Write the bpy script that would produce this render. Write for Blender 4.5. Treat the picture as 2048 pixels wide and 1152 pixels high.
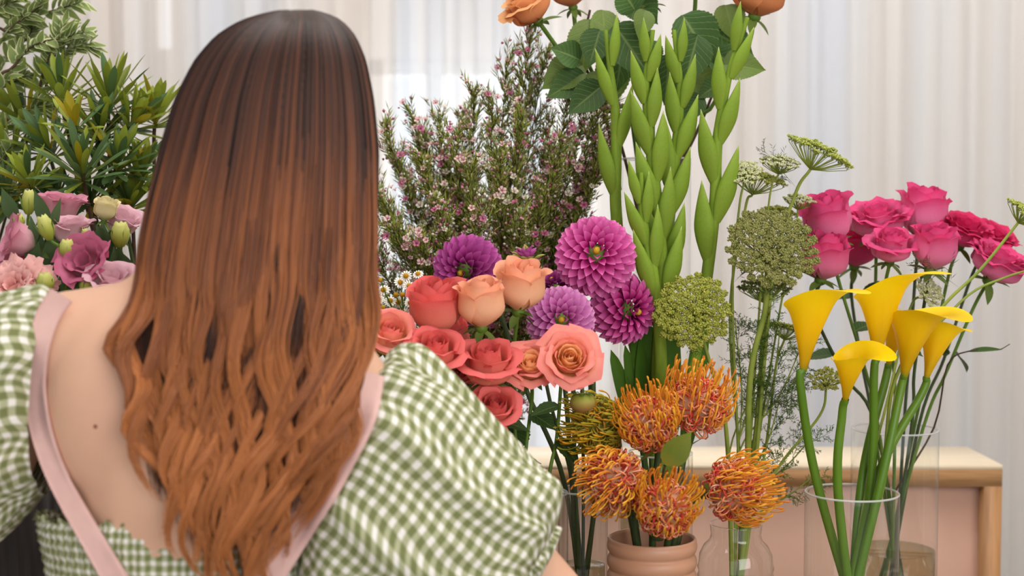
import bpy, math, random
import numpy as np
from mathutils import Vector, Matrix, noise
from mathutils.bvhtree import BVHTree
random.seed(7); rng = np.random.default_rng(7)
for o in list(bpy.data.objects): bpy.data.objects.remove(o)
S = bpy.context.scene; COL = S.collection; PI = math.pi

# ------------------------------------------------------------------ camera
CAMZ = 1.45; PITCH = math.radians(3.0); FPX = 50/36*2048
cam = bpy.data.cameras.new('camera'); co = bpy.data.objects.new('camera', cam); COL.objects.link(co)
co.location = (0, 0, CAMZ); co.rotation_euler = (PI/2-PITCH, 0, 0)
cam.lens = 50; cam.sensor_width = 36; cam.clip_start = 0.05
cam.dof.use_dof = True; cam.dof.focus_distance = 1.95; cam.dof.aperture_fstop = 3.6
S.camera = co
def P(px, py, Y):
    """the point at distance Y into the room that the photograph shows at this pixel"""
    a = (px-1024)/FPX; b = (576-py)/FPX
    d = Vector((a, math.cos(PITCH)+b*math.sin(PITCH), -math.sin(PITCH)+b*math.cos(PITCH)))
    return Vector((0, 0, CAMZ)) + d*(Y/d.y)
def sc(Y): return Y/FPX      # metres per pixel at distance Y

# ------------------------------------------------------------------ world, lights, exposure
w = bpy.data.worlds.new('daylight'); S.world = w; w.use_nodes = True
bg = w.node_tree.nodes['Background']; bg.inputs[0].default_value = (0.93, 0.95, 1.0, 1); bg.inputs[1].default_value = 1.35
def area(name, loc, target, sx, sy, power, col=(1, 1, 1)):
    l = bpy.data.lights.new(name, 'AREA'); l.shape = 'RECTANGLE'; l.size = sx; l.size_y = sy; l.energy = power; l.color = col
    o = bpy.data.objects.new(name, l); COL.objects.link(o); o.location = loc
    o.rotation_euler = (Vector(target)-Vector(loc)).to_track_quat('-Z', 'Y').to_euler(); return o
area('shop_front_light', (1.6, -1.6, 2.5), (0.2, 1.9, 1.15), 2.6, 1.8, 80, (1, 0.965, 0.93))
area('ceiling_light', (0.2, 1.7, 2.95), (0.2, 1.9, 0.8), 2.6, 1.4, 40, (1, 0.97, 0.94))
area('added_curtain_fill', (0.1, 3.1, 2.95), (0.1, 4.5, 1.3), 5.4, 0.5, 56, (0.98, 0.985, 1))  # added lamp, only there to brighten the curtain
area('window_light', (0.3, 5.6, 1.9), (0.1, 2.0, 1.2), 3.0, 2.2, 85, (0.97, 0.98, 1.0))
S.cycles.transparent_max_bounces = 32
S.view_settings.view_transform = 'Standard'; S.view_settings.look = 'None'
S.view_settings.gamma = 1; S.view_settings.use_curve_mapping = False; S.view_settings.exposure = 0.0

# ------------------------------------------------------------------ materials
def lin(c):
    return tuple(((x/255)/12.92 if x/255 <= 0.04045 else ((x/255+0.055)/1.055)**2.4) for x in c)+(1.0,)
MATS = {}
def newmat(name):
    m = bpy.data.materials.new(name); m.use_nodes = True; nt = m.node_tree; nt.nodes.clear()
    out = nt.nodes.new('ShaderNodeOutputMaterial'); MATS[name] = m
    return m, nt, out
def N(nt, t, **kw):
    n = nt.nodes.new(t)
    for k, v in kw.items(): setattr(n, k, v)
    return n
def L(nt, a, b): nt.links.new(a, b)
def ramp(nt, stops, fac):
    r = N(nt, 'ShaderNodeValToRGB'); e = r.color_ramp.elements
    e[0].position = stops[0][0]; e[0].color = lin(stops[0][1])
    e[1].position = stops[-1][0]; e[1].color = lin(stops[-1][1])
    for p, c in stops[1:-1]:
        q = e.new(p); q.color = lin(c)
    L(nt, fac, r.inputs[0]); return r.outputs[0]
def mixc(nt, fac, a, b, mode='MIX'):
    m = N(nt, 'ShaderNodeMix', data_type='RGBA', blend_type=mode)
    if isinstance(fac, (int, float)): m.inputs[0].default_value = fac
    else: L(nt, fac, m.inputs[0])
    for s, i in ((a, 6), (b, 7)):
        if isinstance(s, tuple): m.inputs[i].default_value = s
        else: L(nt, s, m.inputs[i])
    return m.outputs[2]
def noise_tex(nt, scale, detail=3, coord=None, stretch=None):
    n = N(nt, 'ShaderNodeTexNoise'); n.inputs['Scale'].default_value = scale; n.inputs['Detail'].default_value = detail
    tc = N(nt, 'ShaderNodeTexCoord'); src = tc.outputs[coord or 'Object']
    if stretch:
        mp = N(nt, 'ShaderNodeMapping'); mp.inputs['Scale'].default_value = stretch; L(nt, src, mp.inputs[0]); src = mp.outputs[0]
    L(nt, src, n.inputs['Vector']); return n.outputs['Fac']
def plain(name, c, rough=0.6, c2=None, scale=30, bump=0.0, spec=0.3, stretch=None, metal=0, transl=0.0):
    m, nt, out = newmat(name); b = N(nt, 'ShaderNodeBsdfPrincipled')
    b.inputs['Roughness'].default_value = rough; b.inputs['Specular IOR Level'].default_value = spec; b.inputs['Metallic'].default_value = metal
    if c2 or bump:
        f = noise_tex(nt, scale, 4, stretch=stretch)
        if c2:
            col = ramp(nt, [(0.3, c), (0.7, c2)], f); L(nt, col, b.inputs[0])
        else: b.inputs[0].default_value = lin(c)
        if bump:
            bp = N(nt, 'ShaderNodeBump'); bp.inputs['Strength'].default_value = bump; bp.inputs['Distance'].default_value = 0.004
            L(nt, f, bp.inputs['Height']); L(nt, bp.outputs[0], b.inputs['Normal'])
    else: b.inputs[0].default_value = lin(c)
    L(nt, b.outputs[0], out.inputs[0]); return m
def petal_mat(name, stops, transl=0.25, rough=0.55, var=0.12, edge=None, vein=0.10, ribs=0.0):
    """colour runs from the foot (0) to the tip (1) of the petal or leaf, from the mesh attribute pc"""
    m, nt, out = newmat(name)
    at = N(nt, 'ShaderNodeAttribute', attribute_name='pc'); sp = N(nt, 'ShaderNodeSeparateColor'); L(nt, at.outputs['Color'], sp.inputs[0])
    col = ramp(nt, stops, sp.outputs[0])
    if edge:   # (threshold, colour, noise scale)
        nz = noise_tex(nt, edge[2], 3)
        a = N(nt, 'ShaderNodeMath', operation='ADD'); L(nt, sp.outputs[1], a.inputs[0])
        s = N(nt, 'ShaderNodeMath', operation='MULTIPLY_ADD'); L(nt, nz, s.inputs[0]); s.inputs[1].default_value = 0.6; s.inputs[2].default_value = -0.3
        L(nt, s.outputs[0], a.inputs[1])
        g = N(nt, 'ShaderNodeMath', operation='MULTIPLY_ADD', use_clamp=True); L(nt, a.outputs[0], g.inputs[0]); g.inputs[1].default_value = 8; g.inputs[2].default_value = -8*edge[0]
        col = mixc(nt, g.outputs[0], col, lin(edge[1]))
    if vein:
        nz2 = noise_tex(nt, 1.0, 3, stretch=(160, 30, 30))
        col = mixc(nt, vein, col, ramp(nt, [(0.35, (60, 50, 40)), (0.65, (255, 250, 240))], nz2), 'OVERLAY')
    bump_n = None
    if ribs:
        ms = N(nt, 'ShaderNodeMath', operation='MULTIPLY_ADD'); L(nt, sp.outputs[1], ms.inputs[0]); ms.inputs[1].default_value = -0.28; L(nt, sp.outputs[0], ms.inputs[2])
        ss = N(nt, 'ShaderNodeMath', operation='MULTIPLY'); L(nt, ms.outputs[0], ss.inputs[0]); ss.inputs[1].default_value = 52
        sn = N(nt, 'ShaderNodeMath', operation='SINE'); L(nt, ss.outputs[0], sn.inputs[0])
        sv = N(nt, 'ShaderNodeMath', operation='MULTIPLY_ADD', use_clamp=True); L(nt, sn.outputs[0], sv.inputs[0]); sv.inputs[1].default_value = 4; sv.inputs[2].default_value = -3.3
        mrib = N(nt, 'ShaderNodeMath', operation='MULTIPLY_ADD', use_clamp=True); L(nt, sp.outputs[1], mrib.inputs[0]); mrib.inputs[1].default_value = -12; mrib.inputs[2].default_value = 1.2
        mm_ = N(nt, 'ShaderNodeMath', operation='MAXIMUM'); L(nt, sv.outputs[0], mm_.inputs[0]); L(nt, mrib.outputs[0], mm_.inputs[1])
        m5 = N(nt, 'ShaderNodeMath', operation='MULTIPLY'); L(nt, mm_.outputs[0], m5.inputs[0]); m5.inputs[1].default_value = ribs
        col = mixc(nt, m5.outputs[0], col, lin((150, 168, 100)))
        bump_n = N(nt, 'ShaderNodeBump'); bump_n.inputs['Strength'].default_value = 0.5; bump_n.inputs['Distance'].default_value = 0.0015; bump_n.invert = True; L(nt, mm_.outputs[0], bump_n.inputs['Height'])
    oi = N(nt, 'ShaderNodeObjectInfo'); hs = N(nt, 'ShaderNodeHueSaturation')
    mr = N(nt, 'ShaderNodeMapRange'); L(nt, oi.outputs['Random'], mr.inputs[0]); mr.inputs[3].default_value = 1-var; mr.inputs[4].default_value = 1+var
    L(nt, mr.outputs[0], hs.inputs['Value']); L(nt, col, hs.inputs['Color'])
    b = N(nt, 'ShaderNodeBsdfPrincipled'); L(nt, hs.outputs[0], b.inputs[0]); b.inputs['Roughness'].default_value = rough; b.inputs['Specular IOR Level'].default_value = 0.25
    if bump_n: L(nt, bump_n.outputs[0], b.inputs['Normal'])
    t = N(nt, 'ShaderNodeBsdfTranslucent'); L(nt, hs.outputs[0], t.inputs[0])
    mx = N(nt, 'ShaderNodeMixShader'); mx.inputs[0].default_value = transl; L(nt, b.outputs[0], mx.inputs[1]); L(nt, t.outputs[0], mx.inputs[2])
    L(nt, mx.outputs[0], out.inputs[0]); return m
def attr_mat(name, rough=0.5, transl=0.0, spec=0.3, aniso=0.0):
    """colour straight from the mesh attribute pc"""
    m, nt, out = newmat(name); at = N(nt, 'ShaderNodeAttribute', attribute_name='pc')
    b = N(nt, 'ShaderNodeBsdfPrincipled'); L(nt, at.outputs['Color'], b.inputs[0]); b.inputs['Roughness'].default_value = rough
    b.inputs['Specular IOR Level'].default_value = spec; b.inputs['Anisotropic'].default_value = aniso
    if transl:
        t = N(nt, 'ShaderNodeBsdfTranslucent'); L(nt, at.outputs['Color'], t.inputs[0]); mx = N(nt, 'ShaderNodeMixShader'); mx.inputs[0].default_value = transl
        L(nt, b.outputs[0], mx.inputs[1]); L(nt, t.outputs[0], mx.inputs[2]); L(nt, mx.outputs[0], out.inputs[0])
    else: L(nt, b.outputs[0], out.inputs[0])
    return m
def glass_mat(name, tint=(251, 252, 251), gl=0.9, edge=(176, 182, 180)):
    m, nt, out = newmat(name)
    tr = N(nt, 'ShaderNodeBsdfTransparent'); g = N(nt, 'ShaderNodeBsdfGlossy'); g.inputs['Roughness'].default_value = 0.03
    g.inputs[0].default_value = (0.95, 0.95, 0.95, 1)
    lw = N(nt, 'ShaderNodeLayerWeight'); lw.inputs['Blend'].default_value = 0.5
    # more glass is crossed at the edges, so the tint deepens there
    pw = N(nt, 'ShaderNodeMath', operation='POWER'); L(nt, lw.outputs['Facing'], pw.inputs[0]); pw.inputs[1].default_value = 7
    L(nt, mixc(nt, pw.outputs[0], lin(tint), lin(edge)), tr.inputs[0])
    fp = N(nt, 'ShaderNodeMath', operation='POWER'); L(nt, lw.outputs['Facing'], fp.inputs[0]); fp.inputs[1].default_value = 5; fr = N(nt, 'ShaderNodeMath', operation='MULTIPLY_ADD'); L(nt, fp.outputs[0], fr.inputs[0]); fr.inputs[1].default_value = 0.75; fr.inputs[2].default_value = 0.06
    ml = N(nt, 'ShaderNodeMath', operation='MULTIPLY'); L(nt, fr.outputs[0], ml.inputs[0]); ml.inputs[1].default_value = gl
    mx = N(nt, 'ShaderNodeMixShader'); L(nt, ml.outputs[0], mx.inputs[0]); L(nt, tr.outputs[0], mx.inputs[1]); L(nt, g.outputs[0], mx.inputs[2])
    L(nt, mx.outputs[0], out.inputs[0]); return m
def wood_mat(name, c1, c2, rough=0.5, stretch=(3, 60, 60)):
    m, nt, out = newmat(name); f = noise_tex(nt, 1.6, 6, stretch=stretch); f2 = noise_tex(nt, 5, 4, stretch=stretch)
    col = mixc(nt, 0.35, ramp(nt, [(0.3, c1), (0.7, c2)], f), ramp(nt, [(0.35, c1), (0.6, c2)], f2))
    b = N(nt, 'ShaderNodeBsdfPrincipled'); L(nt, col, b.inputs[0]); b.inputs['Roughness'].default_value = rough
    bp = N(nt, 'ShaderNodeBump'); bp.inputs['Strength'].default_value = 0.15; bp.inputs['Distance'].default_value = 0.002; L(nt, f2, bp.inputs['Height']); L(nt, bp.outputs[0], b.inputs['Normal'])
    L(nt, b.outputs[0], out.inputs[0]); return m
def gingham_mat(name, per=0.014, white=(232, 228, 222), green=(118, 124, 80)):
    m, nt, out = newmat(name); uv = N(nt, 'ShaderNodeUVMap', uv_map='UVMap'); sp = N(nt, 'ShaderNodeSeparateXYZ'); L(nt, uv.outputs[0], sp.inputs[0])
    fs = []
    for i in (0, 1):
        a = N(nt, 'ShaderNodeMath', operation='MULTIPLY'); L(nt, sp.outputs[i], a.inputs[0]); a.inputs[1].default_value = 2*PI/per
        s = N(nt, 'ShaderNodeMath', operation='SINE'); L(nt, a.outputs[0], s.inputs[0])
        c = N(nt, 'ShaderNodeMath', operation='MULTIPLY_ADD', use_clamp=True); L(nt, s.outputs[0], c.inputs[0]); c.inputs[1].default_value = 1.7; c.inputs[2].default_value = 0.72
        fs.append(c.outputs[0])
    av = N(nt, 'ShaderNodeMath', operation='ADD'); L(nt, fs[0], av.inputs[0]); L(nt, fs[1], av.inputs[1])
    hf = N(nt, 'ShaderNodeMath', operation='MULTIPLY'); L(nt, av.outputs[0], hf.inputs[0]); hf.inputs[1].default_value = 0.5
    mid = tuple(int(0.5*(x+y)) for x, y in zip(white, green))
    col = ramp(nt, [(0.0, white), (0.5, (170, 172, 138)), (1.0, green)], hf.outputs[0])
    b = N(nt, 'ShaderNodeBsdfPrincipled'); L(nt, col, b.inputs[0]); b.inputs['Roughness'].default_value = 0.85; b.inputs['Specular IOR Level'].default_value = 0.1
    nz = noise_tex(nt, 55, 4); bp = N(nt, 'ShaderNodeBump'); bp.inputs['Strength'].default_value = 0.5; bp.inputs['Distance'].default_value = 0.006
    L(nt, nz, bp.inputs['Height']); L(nt, bp.outputs[0], b.inputs['Normal'])
    L(nt, b.outputs[0], out.inputs[0]); return m

M_wall = plain('painted_wall', (226, 220, 212), 0.9, (222, 215, 207), 3)
M_ceil = plain('white_ceiling', (225, 222, 216), 0.9, (220, 217, 212), 3)
M_floor = plain('concrete_floor', (150, 143, 135), 0.5, (128, 122, 116), 6)
M_frame_white = plain('window_paint', (222, 220, 216), 0.5)
M_oak = wood_mat('oak_edge', (150, 108, 68), (188, 144, 98))
M_oak_v = wood_mat('oak_edge_upright', (150, 104, 64), (186, 138, 92), stretch=(60, 60, 3))
M_oaktop = wood_mat('pale_oak_top', (226, 206, 176), (238, 222, 196))
M_pink = plain('pink_panel', (206, 166, 146), 0.7, (202, 162, 143), 4)
M_table = wood_mat('table_wood', (120, 92, 70), (150, 118, 90))
M_terra = plain('terracotta_glaze', (196, 146, 116), 0.42, (190, 140, 110), 12, spec=0.5)
M_dark = plain('dark_stained_wood', (34, 24, 20), 0.45, (22, 16, 14), 40, stretch=(1, 1, 0.1))
M_bucket = plain('grey_bucket_plastic', (60, 58, 56), 0.5)
M_glass = glass_mat('clear_glass'); M_glass_dark = glass_mat('clear_grey_glass', (244, 245, 244), 0.9, (190, 192, 190))
M_water = glass_mat('vase_water', (226, 224, 204), 0.5, (190, 188, 160))
M_stem = plain('stem_green', (96, 128, 38), 0.5, (74, 104, 34), 30)
M_stem_calla = plain('calla_stem_green', (98, 134, 26), 0.4, (78, 118, 24), 14, stretch=(1, 1, 0.2), spec=0.4)
M_stem_dark = plain('stem_dark_green', (66, 86, 42), 0.55, (54, 66, 36), 30)
M_stem_wood = plain('stem_brown', (84, 58, 46), 0.7, (62, 48, 34), 60)
M_stem_twig = plain('twig_olive_brown', (124, 104, 66), 0.7, (98, 92, 52), 60)
M_stem_ammi = plain('ammi_stem_green', (142, 156, 62), 0.6, (118, 136, 52), 30)
M_sepal = petal_mat('sepal_green', [(0, (120, 140, 66)), (1, (84, 108, 50))], 0.15)
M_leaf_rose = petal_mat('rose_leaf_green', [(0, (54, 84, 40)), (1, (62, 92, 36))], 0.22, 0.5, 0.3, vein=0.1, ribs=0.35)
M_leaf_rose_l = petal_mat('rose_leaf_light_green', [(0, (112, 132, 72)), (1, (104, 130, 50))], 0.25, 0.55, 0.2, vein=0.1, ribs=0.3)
M_leaf_long = petal_mat('long_leaf_green', [(0, (142, 138, 46)), (0.35, (116, 132, 44)), (1, (136, 148, 52))], 0.22, 0.38, 0.35, vein=0.15)
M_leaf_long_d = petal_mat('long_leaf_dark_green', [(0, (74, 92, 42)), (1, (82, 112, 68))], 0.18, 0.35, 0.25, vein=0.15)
M_leaf_long_y = petal_mat('long_leaf_yellow_green', [(0, (168, 138, 30)), (1, (146, 142, 36))], 0.25, 0.4, 0.2)
M_leaf_vari = petal_mat('variegated_leaf', [(0, (120, 140, 84)), (1, (134, 152, 82))], 0.3, 0.45, 0.15, edge=(0.72, (222, 222, 178), 60))
M_leaf_lisi = petal_mat('lisianthus_leaf_green', [(0, (74, 98, 62)), (1, (86, 112, 72))], 0.15, 0.45, 0.15)
M_glad = petal_mat('gladiolus_green', [(0, (140, 166, 56)), (0.6, (128, 158, 48)), (0.93, (146, 172, 66)), (1, (204, 212, 150))], 0.25, 0.6, 0.08, vein=0.12)
M_glad_dark = petal_mat('gladiolus_leaf_green', [(0, (56, 92, 34)), (1, (80, 122, 36))], 0.2, 0.4, 0.12, vein=0.1)
M_calla = petal_mat('calla_yellow', [(0, (150, 150, 24)), (0.10, (214, 172, 14)), (0.5, (240, 196, 12)), (1, (252, 216, 16))], 0.30, 0.42, 0.04, vein=0.03)
M_spadix = plain('spadix_yellow', (238, 170, 20), 0.8, (220, 150, 16), 300, bump=0.5)
M_dahl = petal_mat('dahlia_magenta', [(0, (156, 24, 104)), (0.45, (196, 52, 140)), (0.85, (220, 104, 176)), (1, (232, 144, 198))], 0.28, 0.6, 0.10, vein=0.15)
M_dahl_l = petal_mat('dahlia_lilac_pink', [(0, (156, 50, 130)), (0.45, (194, 92, 168)), (0.85, (216, 138, 198)), (1, (232, 172, 212))], 0.28, 0.6, 0.10, vein=0.15)
M_dahl_p = petal_mat('dahlia_purple', [(0, (122, 20, 92)), (0.45, (164, 50, 134)), (0.9, (194, 92, 170)), (1, (206, 118, 182))], 0.28, 0.6, 0.10, vein=0.15)
M_dahl_c = plain('dahlia_heart', (216, 176, 50), 0.8, (180, 150, 40), 300, bump=0.4)
M_coral = petal_mat('rose_coral', [(0, (244, 190, 140)), (0.3, (238, 146, 124)), (0.8, (236, 124, 116)), (1, (230, 108, 108))], 0.25, 0.6, 0.07)
M_peach = petal_mat('rose_peach', [(0, (242, 208, 160)), (0.3, (250, 200, 160)), (0.8, (250, 190, 152)), (1, (246, 176, 146))], 0.25, 0.6, 0.05)
M_duo = petal_mat('rose_peach_pink', [(0, (250, 192, 120)), (0.45, (250, 186, 134)), (0.8, (248, 166, 142)), (1, (242, 140, 134))], 0.25, 0.6, 0.06)
M_duo_in = petal_mat('rose_orange_heart', [(0, (252, 190, 120)), (0.6, (254, 200, 136)), (1, (255, 208, 160))], 0.42, 0.6, 0.05)
M_orange = petal_mat('rose_burnt_orange', [(0, (214, 136, 92)), (0.6, (224, 150, 98)), (1, (232, 172, 118))], 0.3, 0.6, 0.08)
M_mag = petal_mat('rose_hot_pink', [(0, (232, 176, 194)), (0.28, (232, 136, 176)), (0.75, (228, 104, 156)), (1, (220, 66, 126))], 0.28, 0.6, 0.07)
M_mag_d = petal_mat('rose_deep_pink', [(0, (216, 100, 146)), (0.4, (216, 70, 128)), (1, (204, 36, 92))], 0.28, 0.6, 0.10)
M_lisi = petal_mat('lisianthus_pink', [(0, (226, 206, 190)), (0.35, (228, 176, 186)), (1, (216, 140, 164))], 0.28, 0.6, 0.06)
M_lisi_d = petal_mat('lisianthus_rose', [(0, (222, 186, 184)), (0.3, (214, 140, 162)), (1, (198, 102, 138))], 0.28, 0.6, 0.07)
M_lisi_l = petal_mat('lisianthus_pale_pink', [(0, (232, 216, 204)), (0.5, (230, 196, 202)), (1, (226, 178, 192))], 0.28, 0.6, 0.05)
M_salmon = petal_mat('carnation_salmon', [(0, (224, 140, 120)), (0.5, (234, 168, 160)), (1, (240, 188, 184))], 0.28, 0.6, 0.06)
M_cream = petal_mat('lisianthus_cream', [(0, (206, 206, 140)), (0.4, (228, 214, 168)), (1, (236, 224, 176))], 0.28, 0.6, 0.04)
M_bud = petal_mat('bud_yellow_green', [(0, (148, 160, 60)), (0.5, (176, 184, 84)), (1, (206, 206, 122))], 0.2, 0.5, 0.06)
M_wax = [petal_mat('waxflower_blush', [(0, (150, 60, 90)), (0.3, (214, 170, 172)), (1, (226, 194, 188))], 0.25, 0.6, 0.08, vein=0),
         petal_mat('waxflower_white', [(0, (150, 130, 80)), (0.3, (216, 206, 190)), (1, (226, 218, 202))], 0.25, 0.6, 0.08, vein=0),
         petal_mat('waxflower_pink', [(0, (120, 30, 70)), (0.3, (186, 96, 136)), (1, (196, 110, 148))], 0.25, 0.6, 0.12, vein=0)]
M_attr = attr_mat('mixed_plant_colour', 0.6, 0.15)
M_attr_h = attr_mat('hair_copper', 0.42, 0.0, 0.38)
M_cham_c = plain('chamomile_heart', (226, 172, 24), 0.8, (196, 140, 16), 400, bump=0.6)
M_cham_p = plain('chamomile_petal', (238, 234, 222), 0.7)
M_skin, nt, out = newmat('skin')
b = N(nt, 'ShaderNodeBsdfPrincipled'); L(nt, ramp(nt, [(0.3, (216, 168, 142)), (0.7, (222, 178, 150))], noise_tex(nt, 9, 4)), b.inputs[0]); b.inputs['Roughness'].default_value = 0.5
b.inputs['Subsurface Weight'].default_value = 0.12; b.inputs['Subsurface Radius'].default_value = (0.02, 0.008, 0.004); b.inputs['Specular IOR Level'].default_value = 0.3
L(nt, b.outputs[0], out.inputs[0])
M_ging = gingham_mat('green_gingham', 0.0155)
M_ging_s = gingham_mat('green_gingham_smocked', 0.0098)
M_strap = plain('pink_apron_cloth', (222, 182, 174), 0.85, (216, 176, 168), 60, bump=0.15, spec=0.1)
M_curtain, nt, out = newmat('sheer_curtain')
d = N(nt, 'ShaderNodeBsdfDiffuse'); t = N(nt, 'ShaderNodeBsdfTranslucent'); tr = N(nt, 'ShaderNodeBsdfTransparent')
nz = noise_tex(nt, 1.0, 3, stretch=(5, 1, 0.12))
cc = ramp(nt, [(0.35, (228, 220, 214)), (0.5, (232, 230, 228)), (0.65, (220, 226, 236))], nz)
L(nt, cc, d.inputs[0]); L(nt, cc, t.inputs[0])
m1 = N(nt, 'ShaderNodeMixShader'); m1.inputs[0].default_value = 0.5; L(nt, d.outputs[0], m1.inputs[1]); L(nt, t.outputs[0], m1.inputs[2])
m2 = N(nt, 'ShaderNodeMixShader'); m2.inputs[0].default_value = 0.26; L(nt, m1.outputs[0], m2.inputs[1]); L(nt, tr.outputs[0], m2.inputs[2]); L(nt, m2.outputs[0], out.inputs[0])

# ------------------------------------------------------------------ mesh helpers
def mk(name, V, F, mat=None, pc=None, uv=None, smooth=True):
    V = np.asarray(V, dtype=np.float32); me = bpy.data.meshes.new(name)
    if isinstance(F, np.ndarray):
        nf, k = F.shape; me.vertices.add(len(V)); me.vertices.foreach_set('co', V.ravel())
        me.loops.add(nf*k); me.loops.foreach_set('vertex_index', F.astype(np.int32).ravel())
        me.polygons.add(nf); me.polygons.foreach_set('loop_start', np.arange(0, nf*k, k, dtype=np.int32))
        me.update(calc_edges=True)
    else:
        me.from_pydata([tuple(map(float, v)) for v in V], [], F); me.update()
    me.polygons.foreach_set('use_smooth', np.full(len(me.polygons), smooth))
    if pc is not None:
        a = me.attributes.new('pc', 'FLOAT_COLOR', 'POINT'); c = np.ones((len(V), 4), np.float32); pc = np.asarray(pc, np.float32); c[:, :pc.shape[1]] = pc
        a.data.foreach_set('color', c.ravel())
    if uv is not None:
        l = me.uv_layers.new(name='UVMap'); li = np.zeros(len(me.loops), np.int32); me.loops.foreach_get('vertex_index', li)
        l.data.foreach_set('uv', np.asarray(uv, np.float32)[li].ravel())
    if mat: me.materials.append(mat)
    return me
class MB:
    """collects shapes for one mesh"""
    def __init__(s): s.V = []; s.F = []; s.C = []; s.n = 0
    def add(s, V, F, C=None):
        V = np.asarray(V, float); F = np.asarray(F); s.V.append(V); s.F.append(F+s.n); s.n += len(V)
        s.C.append(np.tile(np.array([0.5, 0.5, 0.5]), (len(V), 1)) if C is None else (np.tile(np.array(C[:3], float), (len(V), 1)) if np.ndim(C) == 1 else np.asarray(C)))
        return s
    def mesh(s, name, mat, smooth=True, base=None):
        V = np.concatenate(s.V)
        if base is not None: V = V-np.array(base)
        fs = s.F
        if len({f.shape[1] for f in fs}) == 1: F = np.concatenate(fs)
        else: F = [tuple(int(i) for i in r) for f in fs for r in f]
        return mk(name, V, F, mat, np.concatenate(s.C), smooth=smooth)
def tubes(Pt, R, sides=6, ref=None, cap=False):
    """Pt n,m,3 paths -> tube mesh"""
    Pt = np.asarray(Pt, float); R = np.asarray(R, float)
    if Pt.ndim == 2: Pt = Pt[None]
    n, m, _ = Pt.shape; R = np.broadcast_to(R, (n, m)) if R.ndim < 2 else R
    T = np.gradient(Pt, axis=1); T /= np.linalg.norm(T, axis=2, keepdims=True)+1e-12
    if ref is None:
        ref = np.zeros((n, 1, 3)); mt = T.mean(axis=1); k = np.argmin(np.abs(mt), axis=1); ref[np.arange(n), 0, k] = 1
    A = np.cross(T, np.broadcast_to(ref, T.shape)); A /= np.linalg.norm(A, axis=2, keepdims=True)+1e-12
    B = np.cross(T, A); th = np.arange(sides)*2*PI/sides
    V = Pt[:, :, None]+R[:, :, None, None]*(A[:, :, None]*np.cos(th)[None, None, :, None]+B[:, :, None]*np.sin(th)[None, None, :, None])
    i = np.arange(n)[:, None, None]; j = np.arange(m-1)[None, :, None]; k = np.arange(sides)[None, None]
    a = (i*m+j)*sides+k; b_ = (i*m+j)*sides+(k+1) % sides
    F = np.stack([a, b_, b_+sides, a+sides], axis=-1).reshape(-1, 4)
    return V.reshape(-1, 3), F
def spikes(p0, p1, r):
    """thin three sided needles from p0 to p1"""
    p0 = np.asarray(p0, float); p1 = np.asarray(p1, float); n = len(p0); d = p1-p0
    q = np.zeros_like(d); q[np.arange(n), np.argmin(np.abs(d), axis=1)] = 1
    a = np.cross(d, q); a /= np.linalg.norm(a, axis=1, keepdims=True)+1e-12; b_ = np.cross(d, a); b_ /= np.linalg.norm(b_, axis=1, keepdims=True)+1e-12
    r = np.broadcast_to(np.asarray(r, float), (n,))[:, None]; mid = p0+d*0.4
    V = np.stack([p0, mid+a*r, mid-0.5*a*r+0.87*b_*r, mid-0.5*a*r-0.87*b_*r, p1], axis=1).reshape(-1, 3)
    o = (np.arange(n)*5)[:, None, None]; f = np.array([[0, 2, 1], [0, 3, 2], [0, 1, 3], [4, 1, 2], [4, 2, 3], [4, 3, 1]])[None]
    return V, (o+f).reshape(-1, 3)
def cat(points, n=24):
    """smooth path through points"""
    p = [Vector(q) for q in points]; p = [p[0]*2-p[1]]+p+[p[-1]*2-p[-2]]; out = []
    segs = len(p)-3; per = max(2, n//segs)
    for i in range(segs):
        a, b_, c, d_ = p[i:i+4]
        for k in range(per):
            t = k/per
            out.append(0.5*((2*b_)+(c-a)*t+(2*a-5*b_+4*c-d_)*t*t+(3*b_-a-3*c+d_)*t**3))
    out.append(p[-2]); return np.array([tuple(q) for q in out])
def grid(nu, nv, loop=False):
    F = []
    cols = nu if loop else nu-1
    for j in range(nv-1):
        for i in range(cols):
            a = j*nu+i; b_ = j*nu+(i+1) % nu; F.append((a, b_, b_+nu, a+nu))
    return np.array(F)
def ell(c, r, nu=16, nv=10, axis=None):
    V = []; 
    for j in range(nv):
        t = PI*(j/(nv-1)) if 0 < j < nv-1 else (0.02 if j == 0 else PI-0.02)
        for i in range(nu):
            a = 2*PI*i/nu; V.append((r[0]*math.sin(t)*math.cos(a), r[1]*math.sin(t)*math.sin(a), -r[2]*math.cos(t)))
    V = np.array(V)
    if axis is not None: V = V@np.array(zframe(axis).to_3x3().transposed())
    return V+np.array(tuple(c)), grid(nu, nv, True)
def box(c, s):
    V = np.array([(x, y, z) for x in (-.5, .5) for y in (-.5, .5) for z in (-.5, .5)])*np.array(s)+np.array(tuple(c))
    F = np.array([(0, 1, 3, 2), (4, 6, 7, 5), (0, 4, 5, 1), (2, 3, 7, 6), (0, 2, 6, 4), (1, 5, 7, 3)]); return V, F
def lathe(prof, n=64, c=(0, 0, 0)):
    V = [(r*math.cos(2*PI*i/n)+c[0], r*math.sin(2*PI*i/n)+c[1], z+c[2]) for r, z in prof for i in range(n)]
    return np.array(V), grid(n, len(prof), True)
def zframe(axis, spin=0.0, loc=(0, 0, 0), s=1.0):
    z = Vector(axis).normalized(); x = Vector((1, 0, 0)) if abs(z.x) < 0.9 else Vector((0, 1, 0))
    y = z.cross(x).normalized(); x = y.cross(z)
    m = Matrix((x, y, z)).transposed().to_4x4()@Matrix.Rotation(spin, 4, 'Z')@Matrix.Scale(s, 4); m.translation = Vector(loc); return m
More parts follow.
